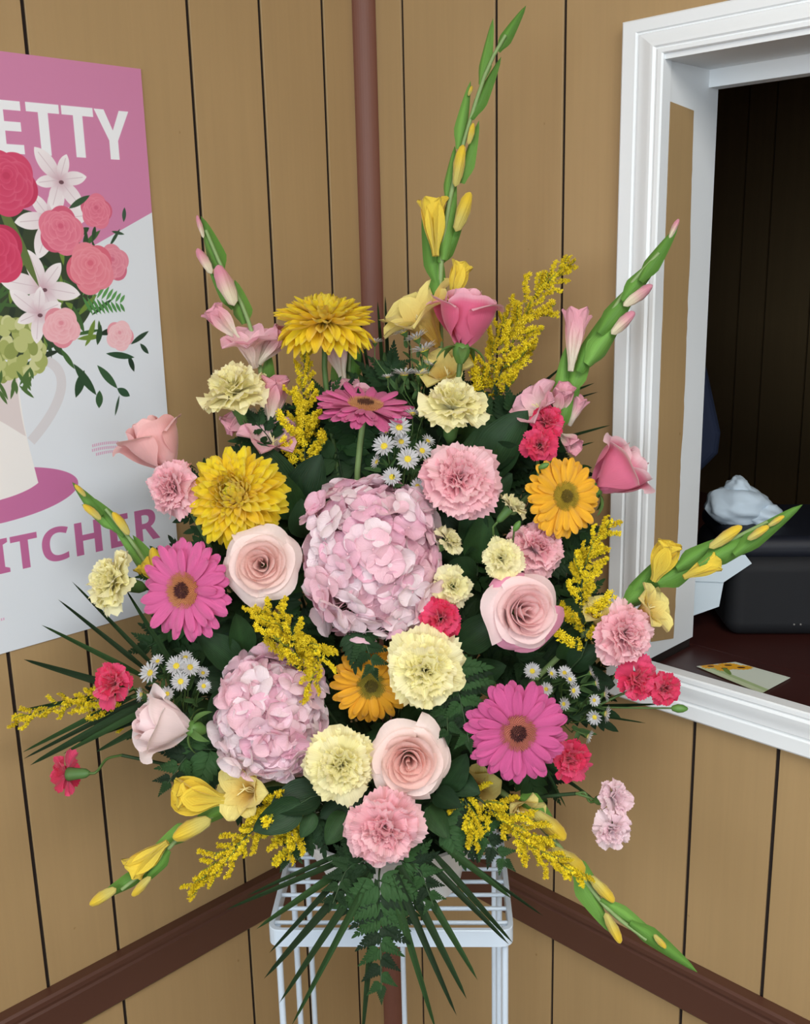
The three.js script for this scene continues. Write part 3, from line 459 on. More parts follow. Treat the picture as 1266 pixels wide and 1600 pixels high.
// gladiolus: stem, sheathing bracts, buds and funnel florets
const bractGeo = strap({ L: 1, W: 0.5, prof: (t) => Math.pow(1 - t, 0.62) * (0.3 + 0.8 * sstep(-0.02, 0.34, t)), cup: -0.95, bend: (t) => 0.06 - 0.12 * t, nu: 6, nv: 10, color: (s, t) => { const k = 1 - 0.16 * (Math.abs(s) < 0.2 ? 1 : 0) + 0.12 * Math.sin(s * 14); return [k, k, k]; } });
const gladBud = (base, tip) => { const g = new THREE.LatheGeometry([[0.02, 0], [0.30, 0.08], [0.44, 0.3], [0.5, 0.55], [0.42, 0.78], [0.26, 0.93], [0.1, 0.985], [0, 1]].map((p) => new THREE.Vector2(...p)), 16), p = g.attributes.position, c = []; const A = K(base), B = K(tip), q = new THREE.Color(); for (let i = 0; i < p.count; i++) { const x = p.getX(i), y = p.getY(i), z = p.getZ(i), a = Math.atan2(z, x), k = 1 + 0.15 * Math.sin(3 * a + 5 * y); p.setX(i, x * k); p.setZ(i, z * k); q.copy(A).lerp(B, sstep(0.15, 0.8, y)); c.push(q.r, q.g, q.b); } g.setAttribute('color', new THREE.Float32BufferAttribute(c, 3)); g.computeVertexNormals(); return g; };
const tepalGeo = (base, tip, flare) => { const A = K(base), B = K(tip), q = new THREE.Color(); return [0, 1].map((i) => strap({ L: 1, W: 0.27 + 0.05 * i, prof: (t) => (0.3 + 0.7 * sstep(0.02, 0.6, t)) * Math.sqrt(Math.max(0, 1 - Math.pow(clamp((t - 0.6) / 0.4, 0, 1), 2.2)) + 0.004), cup: 0.5, bend: (t) => 0.1 - flare * sstep(0.25, 1, t), nu: 8, nv: 10, wave: (s, t) => 0.03 * t * t * Math.sin(s * 6 + i * 2), color: (s, t) => { q.copy(A).lerp(B, sstep(0.25, 0.9, t + 0.12 * Math.abs(s))); return [q.r, q.g, q.b]; } })); };
const GLAD = { yellow: { bud: gladBud('#cfc46a', '#f0cf2e'), half: tepalGeo('#e0c94a', '#f3d640', 0.5), open: tepalGeo('#dcb248', '#f3e48c', 1.25) }, pink: { bud: gladBud('#e9e2c2', '#e79aae'), half: tepalGeo('#f0e6d2', '#eda9b9', 0.5), open: tepalGeo('#f3e2d6', '#f1b9c8', 1.25) } };
function gladiolus(color, label, path, nodes) { // path: [u, v, depth]; nodes: [kind, u0, v0, u1, v1, width in px, depth, extra]
  const P = path.map((q) => at(...q)), g = thing('gladiolus', label, 'flower', P[0], 'gladiolus spikes in the arrangement'), O = P[0], tone = GLAD[color], white = petalMat('#ffffff', { tr: 0.28, coat: 0.1 }), green = [leafMat('#5c8a3a'), leafMat('#6b9a45')];
  const lower = MOUTH.clone().add(V(rr(-0.03, 0.03), 0, rr(-0.03, 0.03)));
  part('stem', taper([lower.clone().add(V(0, -0.03, 0)).sub(O), lower.clone().sub(O), lower.clone().lerp(P[0], 0.6).addScaledVector(SB, 0.012).sub(O), ...P.map((p) => p.clone().sub(O))], 0.0045, 0.0018, 40, 8), M.stemPale, g);
  nodes.forEach(([kind, u0, v0, u1, v1, w, d, d1], i) => {
    const a = at(u0, v0, d), b = at(u1, v1, d1 ?? d), dir = V().subVectors(b, a), L = dir.length(), wm = px(w, d), zv = vd(rr(-0.3, 0.3), rr(-0.2, 0.2), 1);
    if (kind === 'bract') { const m = part('bract', bractGeo, green[i % 2], g); m.position.copy(a).sub(O).addScaledVector(FWD, 0.003); m.scale.set(wm * 1.4, L, wm * 1.4); face(m, dir, zv); }
    if (kind === 'bud') { const m = part('bud', tone.bud, white, g); m.position.copy(a).sub(O); m.scale.set(wm, L, wm); face(m, dir, zv); }
    if (kind === 'half' || kind === 'open') {
      const fl = new THREE.Group(); fl.name = 'floret'; g.add(fl); fl.position.copy(a).sub(O); aim(fl, dir, rr(0, 6));
      const open = kind === 'open';
      for (let j = 0; j < 6; j++) { const q = j * PI / 3 + rr(-0.1, 0.1), e = (open ? 66 : 80) * RAD, m = part('tepal', tone[kind][j % 2], white, fl), S = L * (open ? 1.12 : 1.04) * rr(0.93, 1.05), wk = open ? 1 : clamp(wm / L * 1.6, 0.5, 1.3); m.scale.set(S * wk, S, S * wk); face(m, V(Math.cos(q) * Math.cos(e), Math.sin(q) * Math.cos(e), Math.sin(e)), V(-Math.cos(q), -Math.sin(q), 0.2)); m.position.set(Math.cos(q) * 0.002, Math.sin(q) * 0.002, 0); }
      if (open) for (let j = 0; j < 3; j++) part('stamen', tube([V(), V(0.002 * j, 0.002, L * 0.4), V(0.006 - 0.006 * j, 0.004, L * 0.62)], 0.0007, 6, 4), std('#e9dca0', 0.7), fl);
    }
  });
  return g;
}

// goldenrod: a plume of branchlets packed with tiny yellow florets
const tinyStar = (() => { const out = []; for (let i = 0; i < 5; i++) { const a = i * 1.2566, c = Math.cos(a), s = Math.sin(a), g = new THREE.BufferGeometry(); g.setAttribute('position', new THREE.Float32BufferAttribute([0, 0, 0, c * 1.5 - s * 0.5, s * 1.5 + c * 0.5, 0.9, c * 1.9, s * 1.9, 1.1, 0, 0, 0, c * 1.9, s * 1.9, 1.1, c * 1.5 + s * 0.5, s * 1.5 - c * 0.5, 0.9], 3)); g.computeVertexNormals(); g.setAttribute('uv', new THREE.Float32BufferAttribute(new Array(12).fill(0), 2)); out.push(g); } const o = new THREE.OctahedronGeometry(0.85).scale(1, 1, 1.5); o.translate(0, 0, -0.2); out.push(o); return mergeGeometries(out); })();
const rodBranch = Array.from({ length: 5 }, (_, k) => {
  const yel = [], grn = [], L = 0.034;
  const c = new THREE.QuadraticBezierCurve3(V(0, 0, 0), V(0, L * 0.6, 0.002), V(0.003, L, 0.011)), q = V();
  for (let i = 0; i < 54; i++) { const t = Math.pow(rnd(), 0.6); c.getPoint(t, q); const g = tinyStar.clone(), s = rr(0.0011, 0.0017), r = 0.0066 * (1.1 - 0.35 * t), a = rnd() * 6.3; g.scale(s, s, s); g.rotateX(rr(-0.9, 0.3)); g.rotateZ(a); g.translate(q.x + Math.cos(a) * r * rnd(), q.y + rr(-0.001, 0.001), q.z + Math.abs(Math.sin(a)) * r * rnd() + 0.0012); yel.push(g); }
  for (let i = 0; i < 8; i++) { const t = rnd(); c.getPoint(t, q); grn.push(new THREE.ConeGeometry(0.0008, 0.006, 4).rotateZ(rr(-1, 1)).rotateX(rr(-0.6, 0.6)).translate(q.x, q.y, q.z)); }
  grn.push(new THREE.TubeGeometry(c, 8, 0.0007, 4));
  return [merge(yel), merge(grn)];
});
const rodYellow = [std('#e9d31a', 0.75, { side: THREE.DoubleSide }), std('#d9c014', 0.75, { side: THREE.DoubleSide })], rodGreen = std('#7f8c2c', 0.75);
function goldenrod(label, path, width, n, opts = {}) { // path of the spike [u, v, d] from below to its tip
  const P = path.map((q) => at(...q)), O = P[0], g = thing('goldenrod', label, 'flower', O, 'goldenrod plumes in the arrangement'), c = new THREE.CatmullRomCurve3(P.map((p) => p.clone().sub(O)), false, 'centripetal');
  const lower = MOUTH.clone().add(V(rr(-0.03, 0.03), 0, rr(-0.03, 0.03))).sub(O);
  part('stem', taper([lower, lower.clone().multiplyScalar(0.4).addScaledVector(SB, 0.01), ...c.getPoints(5)], 0.0018, 0.0007, 24, 5), M.stemDark, g);
  for (let i = 0; i < n; i++) {
    const t = Math.pow((i + 0.4) / n, opts.pow ?? 0.9), p = c.getPoint(t), tan = c.getTangent(t), a = i * 2.39996, sideA = V().crossVectors(tan, FWD).normalize(), sideB = V().crossVectors(tan, sideA).normalize();
    const out = sideA.clone().multiplyScalar(Math.cos(a)).addScaledVector(sideB, Math.sin(a) * 0.7), w = px(width, path[0][2]) * 0.5 * lerp(1, opts.tip ?? 0.3, t), L = Math.max(0.009, w * rr(0.55, 1.3) * 1.2);
    const dir = tan.clone().multiplyScalar(rr(0.2, 1.1)).add(out).add(V(rr(-0.3, 0.3), rr(-0.3, 0.3), rr(-0.3, 0.3))), b = part('branchlet', rodBranch[i % 5][0], rodYellow[i % 2], g); tag(b, null, null, null, 'stuff'); b.position.copy(p).addScaledVector(out, w * 0.12);
    const k = L / 0.034; b.scale.set(Math.max(k, 0.62), k, Math.max(k, 0.62)); face(b, dir, tan.clone().multiplyScalar(0.8).addScaledVector(FWD, -0.7));
    const gm = part('branchlet_stalk', rodBranch[i % 5][1], rodGreen, b);
  }
  return g;
}

// aster: small white daisies on a twiggy stem
const asterRays = (() => { const out = [], g0 = strap({ L: 1, W: 0.11, prof: profPetal, cup: 0.2, bend: (t) => 0.25 - 0.4 * t, nu: 2, nv: 3 }); for (let i = 0; i < 24; i++) { const g = g0.clone(); g.scale(1, 1 - 0.12 * (i % 3) * 0.5, 1); g.translate(0, 0.2, 0); g.rotateX(0.22 + 0.2 * (i % 2)); g.rotateZ(i / 24 * 2 * PI); out.push(g); } return merge(out); })();
const asterEye = (() => { const out = [new THREE.SphereGeometry(0.34, 10, 6).scale(1, 1, 0.5)]; for (let i = 0; i < 26; i++) { const r = 0.34 * Math.sqrt((i + 0.5) / 26), a = i * 2.4; out.push(new THREE.OctahedronGeometry(0.06).translate(Math.cos(a) * r, Math.sin(a) * r, 0.18 - r * 0.25)); } return merge(out.map((g) => { g = g.index ? g.toNonIndexed() : g; return g; })); })();
const asterM = petalMat('#f7f8fb', { tr: 0.2 }), asterEyeM = [std('#d8c33a', 0.8), std('#c9b23a', 0.8)];
function aster(label, join, heads) { // heads: [u, v, d, facing, radius px]
  const J = at(...join), g = thing('aster_spray', label, 'flower', J, 'white aster sprays in the arrangement');
  for (const [u, v, d, f, R] of heads) {
    const dir = vd(...f), p = at(u, v, d).sub(J), r = px(R, d) / 1.15, b = part('daisy_head', asterRays, asterM, g); b.scale.setScalar(r); b.position.copy(p); aim(b, dir, rr(0, 6)); tag(b, null, null, null);
    part('eye', asterEye, asterEyeM[Math.round(rnd())], b).position.z = 0.08;
    part('cup', new THREE.ConeGeometry(0.4, 0.6, 10).rotateX(-PI / 2).translate(0, 0, -0.25), M.calyx, b);
    part('twig', tube([p.clone().addScaledVector(dir, -r * 0.4), p.clone().addScaledVector(dir, -0.014), p.clone().multiplyScalar(0.5).addScaledVector(UPV, -0.006), V()], 0.0006, 8, 4), M.stemG, g);
    for (let i = 0; i < 3; i++) { const m = part('leaf', blade, leafMat('#4b6b3c'), g); m.position.copy(p).multiplyScalar(rr(0.4, 0.85)); m.scale.set(0.006, rr(0.012, 0.02), 0.006); face(m, dir.clone().add(V(rr(-1, 1), rr(-0.6, 1), rr(-1, 1))), vd(rr(-1, 1), 0.3, 1)); }
  }
  stem(g, J.clone(), J.clone().sub(MOUTH).normalize(), M.stemDark, 0.0013, 0.03); return g;
}

// foliage
const blade = strap({ L: 1, W: 0.5, prof: (t) => Math.pow(1 - t, 0.5) * (0.55 + 0.45 * sstep(0, 0.25, t)), cup: 0.5, bend: (t) => 0.08 - 0.22 * t, nu: 4, nv: 10, color: (s) => { const k = Math.abs(s) < 0.3 ? 0.8 : 1; return [k, k, k]; } });
const DARK = ['#1f3a1e', '#284624', '#182e19', '#2f5229'];
function palm(label, hub, leaflets, tone = 0) { // hub [u, v, d]; leaflets [u0, v0, u1, v1, width, d0, d1]
  const O = at(...hub), g = thing('palm_frond', label, 'leaf', O, 'palm fronds in the arrangement');
  leaflets.forEach(([u0, v0, u1, v1, w, d0, d1], i) => { const a = at(u0, v0, d0), b = at(u1, v1, d1 ?? d0), dir = V().subVectors(b, a), m = part('leaflet', blade, leafMat(['#1e3617', '#27441d', '#192e14'][(i + tone) % 3]), g); m.position.copy(a).sub(O); m.scale.set(px(w, d0), dir.length(), px(w, d0)); face(m, dir, vd(rr(-0.5, 0.5), rr(0.1, 0.7), 0.8)); });
  part('midrib', taper([MOUTH.clone().add(V(0, -0.02, 0)).sub(O), MOUTH.clone().lerp(O, 0.6).sub(O).addScaledVector(UPV, 0.012), V()], 0.0022, 0.0014, 12, 5), M.stemDark, g); return g;
}
const pinna = [0, 1].map((k) => { // one side branch of a fern: toothed leaflets along a rib
  const out = [], n = 6, e = strap({ L: 1, W: 0.26, prof: profOvate, cup: 0.25, bend: (t) => 0.05 - 0.3 * t, nu: 2, nv: 4 });
  for (let i = 0; i < n; i++) for (const s of [-1, 1]) { const t = (i + 0.6) / (n + 0.4), L = 0.46 * (1 - t * 0.72), g = e.clone(); g.scale(L * 1.05, L, L); g.rotateX(0.12); g.rotateZ(-s * (0.95 - 0.35 * t)); g.translate(0, t * 0.92 + 0.02 * s, 0.02 * k); out.push(g); }
  const tip = e.clone(); tip.scale(0.22, 0.3, 0.3); tip.translate(0, 0.84, 0); out.push(tip); out.push(blade.clone().scale(0.05, 1, 0.05));
  return merge(out);
});
function fern(label, a, b, width, tone = 0, tiltv = [0, 0.3, 1]) { // a, b: [u, v, d] of the leafy part's foot and tip
  const A = at(...a), B = at(...b), O = A, g = thing('fern_frond', label, 'leaf', O, 'leatherleaf fern fronds'), sag = V(0, -0.012, 0).addScaledVector(FWD, -0.012), nrm = vd(...tiltv);
  const c = new THREE.CatmullRomCurve3([V(), B.clone().sub(O).multiplyScalar(0.5).sub(sag), B.clone().sub(O)]);
  part('rachis', taper([MOUTH.clone().add(V(rr(-0.03, 0.03), -0.02, rr(-0.03, 0.03))).sub(O), MOUTH.clone().sub(O).multiplyScalar(0.45).addScaledVector(UPV, 0.01), ...c.getPoints(5)], 0.0018, 0.0006, 26, 5), M.stemDark, g);
  const w = px(width, a[2]) * 0.58, n = clamp(Math.round(A.distanceTo(B) / (w * 0.3)), 6, 12);
  for (let i = 0; i < n; i++) for (const s of [-1, 1]) {
    const t = (i + (s > 0 ? 0.5 : 0)) / n, p = c.getPoint(t), tan = c.getTangent(t), side = V().crossVectors(tan, nrm).normalize().multiplyScalar(s), L = w * (1 - 0.86 * t) * rr(0.88, 1.08) + 0.009;
    const m = part('pinna', pinna[(i + tone) % 2], leafMat(DARK[(i + tone) % 2 + (tone % 2) * 2], { coat: 0.06 }), g); m.position.copy(p); m.scale.setScalar(L); face(m, side.addScaledVector(tan, 0.45 + 0.35 * t), nrm.clone().add(V(rr(-0.25, 0.25), rr(-0.25, 0.25), rr(-0.25, 0.25))));
  }
  const m = part('pinna', pinna[0], leafMat(DARK[tone % 2], { coat: 0.06 }), g); m.position.copy(c.getPoint(0.96)); m.scale.setScalar(w * 0.3 + 0.004); face(m, c.getTangent(1), nrm); return g;
}
const broad = [0, 1].map((k) => strap({ L: 1, W: 0.30 + 0.04 * k, prof: profOvate, cup: 0.35, bend: (t) => 0.15 - 0.45 * t, nu: 8, nv: 12, wave: (s, t) => 0.012 * Math.sin(t * 22 + s * 3) * s * s, color: (s, t) => { const k2 = Math.abs(s) < 0.12 ? 1.25 : 1 + 0.08 * Math.sin(t * 26 - Math.abs(s) * 9); return [k2, k2, k2]; } }));
function leafBranch(label, leaves) { // leaves [u0, v0, u1, v1, d0, d1]
  const O = at(leaves[0][0], leaves[0][1], leaves[0][4]), g = thing('leafy_branch', label, 'leaf', O, 'broad leaved greenery branches');
  leaves.forEach(([u0, v0, u1, v1, d0, d1], i) => { const a = at(u0, v0, d0), b = at(u1, v1, d1), dir = V().subVectors(b, a), L = dir.length(), m = part('leaf', broad[i % 2], leafMat(['#203a1f', '#1a311b', '#284522'][i % 3], { coat: 0.08 }), g); m.position.copy(a).sub(O); m.scale.set(L * 1.05, L, L); face(m, dir, vd(rr(-0.4, 0.4), rr(0, 0.7), 1)); });
  part('twig', taper([MOUTH.clone().add(V(0, -0.02, 0)).sub(O), MOUTH.clone().sub(O).multiplyScalar(0.5).addScaledVector(SB, 0.01), ...leaves.slice().reverse().map((l) => at(l[0], l[1], l[4]).sub(O))], 0.0022, 0.0009, 22, 5), M.stemDark, g); return g;
}

// ---------------------------------------------------------------- the arrangement
// hydrangeas
hydrangea(583, 870, 0.985, [-0.08, 0.16, 1], [0.066, 0.077, 0.06], 158, 'large pale pink hydrangea head in the middle of the arrangement');
hydrangea(424, 1120, 0.985, [-0.2, 0.0, 1], [0.050, 0.061, 0.05], 112, 'smaller pale pink hydrangea head beside a cream yellow carnation and above yellow buds');

// gerberas
gerbera(570, 640, 1.01, [0.12, 0.93, 0.45], 0.051, '#e0639d', '#c9915f', '#5b3524', 'pink gerbera daisy tilted upwards under the yellow chrysanthemum dome', 0.3);
gerbera(291, 922, 0.97, [-0.42, 0.02, 1], 0.051, '#e566a4', '#c98a5c', '#4b1f24', 'pink gerbera daisy turned to the poster wall beside a pale rose');
gerbera(808, 1143, 0.94, [0.06, -0.02, 1], 0.0495, '#d9599a', '#b9705e', '#3a141c', 'wide pink gerbera daisy facing out beside white asters', 0.8);
gerbera(880, 776, 0.98, [0.42, 0.05, 1], 0.0415, '#ffbe1c', '#b39a2e', '#6e5c1e', 'orange yellow gerbera daisy beside a dusky pink rose', 0.4);
gerbera(580, 1068, 0.985, [0.05, -0.22, 1], 0.041, '#ffb818', '#9a8a2c', '#5f5320', 'orange yellow gerbera daisy half hidden behind a cream carnation', 0.1);

// chrysanthemums
chrysanthemum(508, 505, 1.03, [0.02, 0.96, 0.32], 0.050, 'golden yellow chrysanthemum dome rising above the pink gerbera');
chrysanthemum(370, 776, 0.995, [-0.22, 0.3, 1], 0.0495, 'golden yellow chrysanthemum facing out above a pale pink rose');

// roses
rose(727, 497, 1.01, [0.10, 0.95, 0.22], 0.0345, 'lip', '#f9c6d4', '#f8bccf', 'deep pink rose standing upright under the tall yellow gladiolus', 0.4);
rose(243, 695, 1.02, [-0.42, 0.85, 0.2], 0.0335, 'cup', '#f9cfcd', '#f8c6c5', 'peach pink rose in profile in front of the poster', 1.4);
rose(408, 882, 0.955, [0.05, 0.08, 1], 0.0325, 'open', '#fddfd9', '#fceae5', 'pale pink open rose between chrysanthemum and large hydrangea', 0.5);
rose(822, 955, 0.945, [0.22, 0.12, 1], 0.0335, 'open', '#fddcdc', '#fbe2e2', 'pale pink open rose with deep pink outer petals above the wide gerbera', 2.1, '#f0a0c0');
rose(967, 738, 1.0, [0.72, 0.55, 0.25], 0.0335, 'lip', '#fbdce2', '#fad3dc', 'dusky pink rose in profile in front of the white frame', 0.2);
rose(256, 1131, 0.965, [-0.86, 0.24, 0.42], 0.032, 'cup', '#fbe0e3', '#fdeeee', 'whitish pink rose turned sideways below the white asters', 2.4);
rose(640, 1190, 0.925, [0.02, 0.02, 1], 0.0335, 'open', '#fddad3', '#fbe8e3', 'pale pink open rose with salmon heart low in the arrangement', 3.3);

// carnations
carnation(362, 602, 1.03, [-0.25, 0.85, 0.5], 0.038, 'yellow', 'cream yellow carnation beside pink gladiolus florets');
carnation(168, 906, 1.02, [-0.75, 0.25, 0.6], 0.033, 'yellow', 'cream yellow carnation in front of the lettering of the poster');
carnation(708, 625, 1.0, [0.05, 0.88, 0.5], 0.036, 'yellow', 'cream yellow carnation directly below the upright deep pink rose');
carnation(665, 1047, 0.93, [0.02, 0.1, 1], 0.0385, 'yellow', 'large cream yellow carnation overlapping the orange gerbera');
carnation(532, 1197, 0.93, [-0.05, -0.05, 1], 0.0365, 'yellow', 'cream yellow carnation next to the salmon hearted rose');
carnation(720, 745, 0.965, [0.15, 0.4, 0.95], 0.041, 'pink', 'pink carnation at the upper edge of the large hydrangea');
carnation(264, 762, 1.0, [-0.6, 0.05, 0.8], 0.030, 'pink', 'pink carnation tucked between peach rose and chrysanthemum');
carnation(842, 853, 0.985, [0.5, 0.45, 0.75], 0.031, 'pink', 'dusky pink carnation below the orange yellow gerbera');
carnation(982, 992, 0.955, [0.5, 0.0, 0.85], 0.0325, 'pink', 'pink carnation in front of the lower corner of the white frame');
carnation(600, 1300, 0.915, [0.05, -0.3, 1], 0.0375, 'pink', 'pink carnation lowest of all, hanging over the wire stand');

// small spray carnations
spray([[784, 872, 0.955, [-0.1, 0.2, 1], 0.022], [803, 787, 0.98, [0.6, 0.7, 0.2], 0.0165]], 'yellow', 'spray of small cream carnations beside the dusky pink carnation', [790, 930, 1.03], [[808, 822, 0.96, [0.5, 0.85, 0.2], 0.012]]);
spray([[708, 917, 0.955, [0.1, -0.05, 1], 0.0205], [706, 843, 0.975, [0.6, 0.45, 0.4], 0.016]], 'yellow', 'spray of small cream carnations against the rim of the large hydrangea', [715, 960, 1.03]);
spray([[856, 656, 1.0, [0.3, 0.35, 0.8], 0.0185], [844, 694, 0.99, [-0.1, 0.25, 1], 0.0185]], 'hot', 'spray of two crimson pink carnations above the orange yellow gerbera', [840, 760, 1.02], [[850, 728, 0.955, [0.8, 0.35, 0.3], 0.011]]);
spray([[690, 966, 0.95, [0.1, 0.1, 1], 0.0225]], 'hot', 'crimson pink carnation between large hydrangea and cream carnation', [690, 1010, 1.03]);
spray([[172, 1066, 0.99, [-0.4, 0.35, 0.85], 0.0235]], 'hot', 'crimson pink carnation beside the palm leaves and white asters', [225, 1110, 1.03]);
spray([[98, 1210, 1.0, [-0.85, -0.1, -0.25], 0.021]], 'hot', 'crimson pink carnation seen from behind, out on a thin twig', [190, 1180, 1.02]);
spray([[1000, 1064, 0.965, [0.3, -0.1, 0.9], 0.0225], [1042, 1076, 0.97, [0.2, 0.1, 0.85], 0.0175]], 'hot', 'spray of crimson pink carnations below the corner of the white frame', [930, 1105, 1.0], [[1062, 1107, 0.97, [0.95, 0.0, 0.2], 0.016]]);
spray([[893, 1188, 0.985, [0.2, 0.0, 1], 0.0225]], 'hot', 'crimson pink carnation peeping out from behind the wide gerbera', [860, 1190, 1.04]);
spray([[965, 1246, 0.955, [0.55, 0.3, 0.7], 0.0205], [958, 1302, 0.95, [0.1, -0.45, 0.85], 0.0205]], 'pale', 'spray of two pale pink carnations alone before the bare panelling', [900, 1240, 0.985]);

// gladioli
gladiolus('yellow', 'tall yellow gladiolus spike reaching highest of all flowers', [[690, 640, 1.07], [688, 440, 1.05], [700, 330, 1.04], [713, 268, 1.035], [738, 178, 1.03], [765, 100, 1.02], [790, 55, 1.015]], [
  ['bract', 779, 78, 823, 6, 17, 1.015], ['bract', 751, 130, 771, 26, 17, 1.02], ['bract', 737, 184, 784, 86, 18, 1.025], ['bract', 717, 232, 736, 124, 18, 1.03], ['bud', 732, 150, 738, 134, 6, 1.03], ['bract', 722, 285, 749, 186, 18, 1.033], ['bud', 732, 226, 740, 192, 10, 1.027], ['bract', 698, 310, 711, 226, 18, 1.037], ['bud', 711, 292, 724, 226, 18, 1.03], ['bract', 695, 405, 713, 280, 24, 1.038],
  ['bract', 685, 445, 661, 326, 24, 1.045], ['half', 681, 400, 676, 308, 40, 1.035], ['bract', 688, 410, 724, 345, 22, 1.042], ['bud', 712, 362, 735, 300, 22, 1.035], ['bract', 684, 470, 690, 400, 24, 1.045], ['open', 686, 540, 636, 462, 60, 1.06, 1.035], ['half', 706, 470, 724, 410, 30, 1.04], ['open', 700, 610, 690, 560, 50, 1.06, 1.03]]);
gladiolus('pink', 'pink gladiolus spike rising beside the poster', [[420, 700, 1.07], [404, 560, 1.07], [380, 480, 1.07], [348, 420, 1.07], [322, 360, 1.07]], [
  ['bract', 344, 428, 313, 336, 26, 1.07], ['bud', 318, 372, 308, 336, 8, 1.068], ['bud', 331, 428, 308, 388, 15, 1.068], ['bud', 366, 478, 340, 414, 26, 1.062], ['bract', 364, 482, 326, 420, 14, 1.066], ['bract', 382, 505, 366, 436, 26, 1.072], ['half', 372, 530, 330, 482, 34, 1.06, 1.05], ['open', 398, 575, 386, 510, 60, 1.06, 1.04], ['half', 404, 568, 444, 516, 30, 1.06, 1.05], ['bract', 412, 610, 420, 548, 22, 1.07], ['half', 420, 665, 430, 590, 44, 1.055, 1.04], ['half', 400, 640, 350, 668, 36, 1.06, 1.05], ['open', 420, 720, 425, 660, 50, 1.06, 1.03]]);
gladiolus('pink', 'short pink gladiolus behind the chrysanthemum dome, with one broad leaf', [[545, 660, 1.08], [545, 590, 1.08], [548, 540, 1.08]], [
  ['bract', 550, 600, 556, 500, 30, 1.078], ['half', 536, 592, 520, 516, 40, 1.07], ['open', 545, 640, 545, 600, 50, 1.07, 1.05], ['bract', 532, 600, 522, 560, 26, 1.075]]);
gladiolus('pink', 'pink gladiolus spike in green bud crossing the white frame', [[858, 720, 1.05], [876, 640, 1.03], [895, 585, 1.02], [935, 520, 1.0], [985, 445, 0.985], [1030, 395, 0.975]], [
  ['bract', 1002, 438, 1062, 350, 22, 0.972], ['bud', 1046, 372, 1061, 342, 9, 0.975], ['bract', 975, 470, 1042, 393, 24, 0.978], ['bud', 1020, 412, 1038, 396, 9, 0.98], ['bract', 938, 520, 1010, 425, 28, 0.985], ['bud', 974, 478, 1020, 445, 18, 0.984], ['bract', 905, 580, 962, 470, 30, 0.995], ['bract', 920, 570, 982, 484, 32, 0.99], ['bud', 955, 522, 992, 487, 18, 0.988], ['bract', 890, 615, 930, 520, 24, 1.005], ['half', 892, 580, 903, 486, 24, 1.0], ['bract', 880, 640, 886, 540, 24, 1.01], ['bract', 872, 668, 908, 590, 28, 1.008],
  ['half', 868, 650, 884, 604, 30, 1.02, 1.0], ['open', 860, 660, 820, 620, 60, 1.03, 1.01], ['half', 876, 680, 902, 700, 30, 1.02, 1.0], ['half', 890, 665, 910, 622, 14, 1.02, 1.01]]);
gladiolus('yellow', 'yellow gladiolus spike pointing into the dark opening', [[930, 975, 1.01], [985, 935, 0.99], [1060, 888, 0.965], [1130, 850, 0.95], [1200, 815, 0.935]], [
  ['bract', 1150, 868, 1257, 788, 26, 0.93], ['bud', 1200, 822, 1226, 806, 9, 0.928], ['bract', 1095, 885, 1220, 826, 30, 0.937], ['bud', 1168, 843, 1202, 822, 13, 0.925], ['bract', 1060, 890, 1140, 838, 26, 0.95], ['bud', 1108, 856, 1160, 822, 18, 0.938], ['bract', 1030, 912, 1110, 868, 34, 0.957], ['half', 1068, 902, 1124, 876, 26, 0.945], ['bract', 980, 945, 1032, 872, 24, 0.972], ['half', 1022, 908, 1048, 848, 40, 0.962, 0.95], ['bract', 975, 950, 1050, 900, 30, 0.97], ['open', 992, 962, 1036, 944, 46, 0.975, 0.955], ['open', 936, 985, 942, 945, 40, 1.0, 0.985]]);
gladiolus('yellow', 'slender yellow gladiolus spike over the lettering of the poster', [[275, 960, 1.06], [240, 900, 1.06], [205, 845, 1.055], [165, 795, 1.05]], [
  ['bract', 158, 806, 111, 753, 17, 1.05], ['bud', 134, 776, 117, 757, 8, 1.045], ['bract', 192, 838, 140, 776, 20, 1.052], ['bract', 180, 828, 126, 788, 16, 1.054], ['bud', 158, 812, 130, 788, 12, 1.046], ['bract', 240, 902, 176, 822, 24, 1.055], ['bud', 202, 836, 176, 800, 14, 1.047], ['bract', 250, 905, 206, 836, 20, 1.058], ['half', 262, 920, 220, 880, 26, 1.05], ['bud', 252, 905, 238, 855, 20, 1.05]]);
gladiolus('yellow', 'yellow gladiolus spike drooping over the dado rail by the poster wall', [[420, 1225, 1.02], [350, 1265, 0.995], [290, 1300, 0.985], [240, 1350, 0.975], [190, 1390, 0.97]], [
  ['bract', 226, 1364, 140, 1414, 20, 0.968], ['bud', 182, 1388, 140, 1414, 18, 0.962], ['bract', 262, 1330, 214, 1390, 20, 0.972], ['bud', 236, 1370, 206, 1400, 14, 0.966], ['half', 262, 1316, 203, 1362, 38, 0.97], ['bract', 300, 1295, 236, 1330, 26, 0.978], ['bud', 330, 1280, 270, 1310, 28, 0.972], ['bract', 360, 1250, 296, 1296, 30, 0.985], ['half', 350, 1250, 274, 1240, 54, 0.975, 0.96], ['open', 402, 1238, 366, 1236, 50, 0.995, 0.96]]);
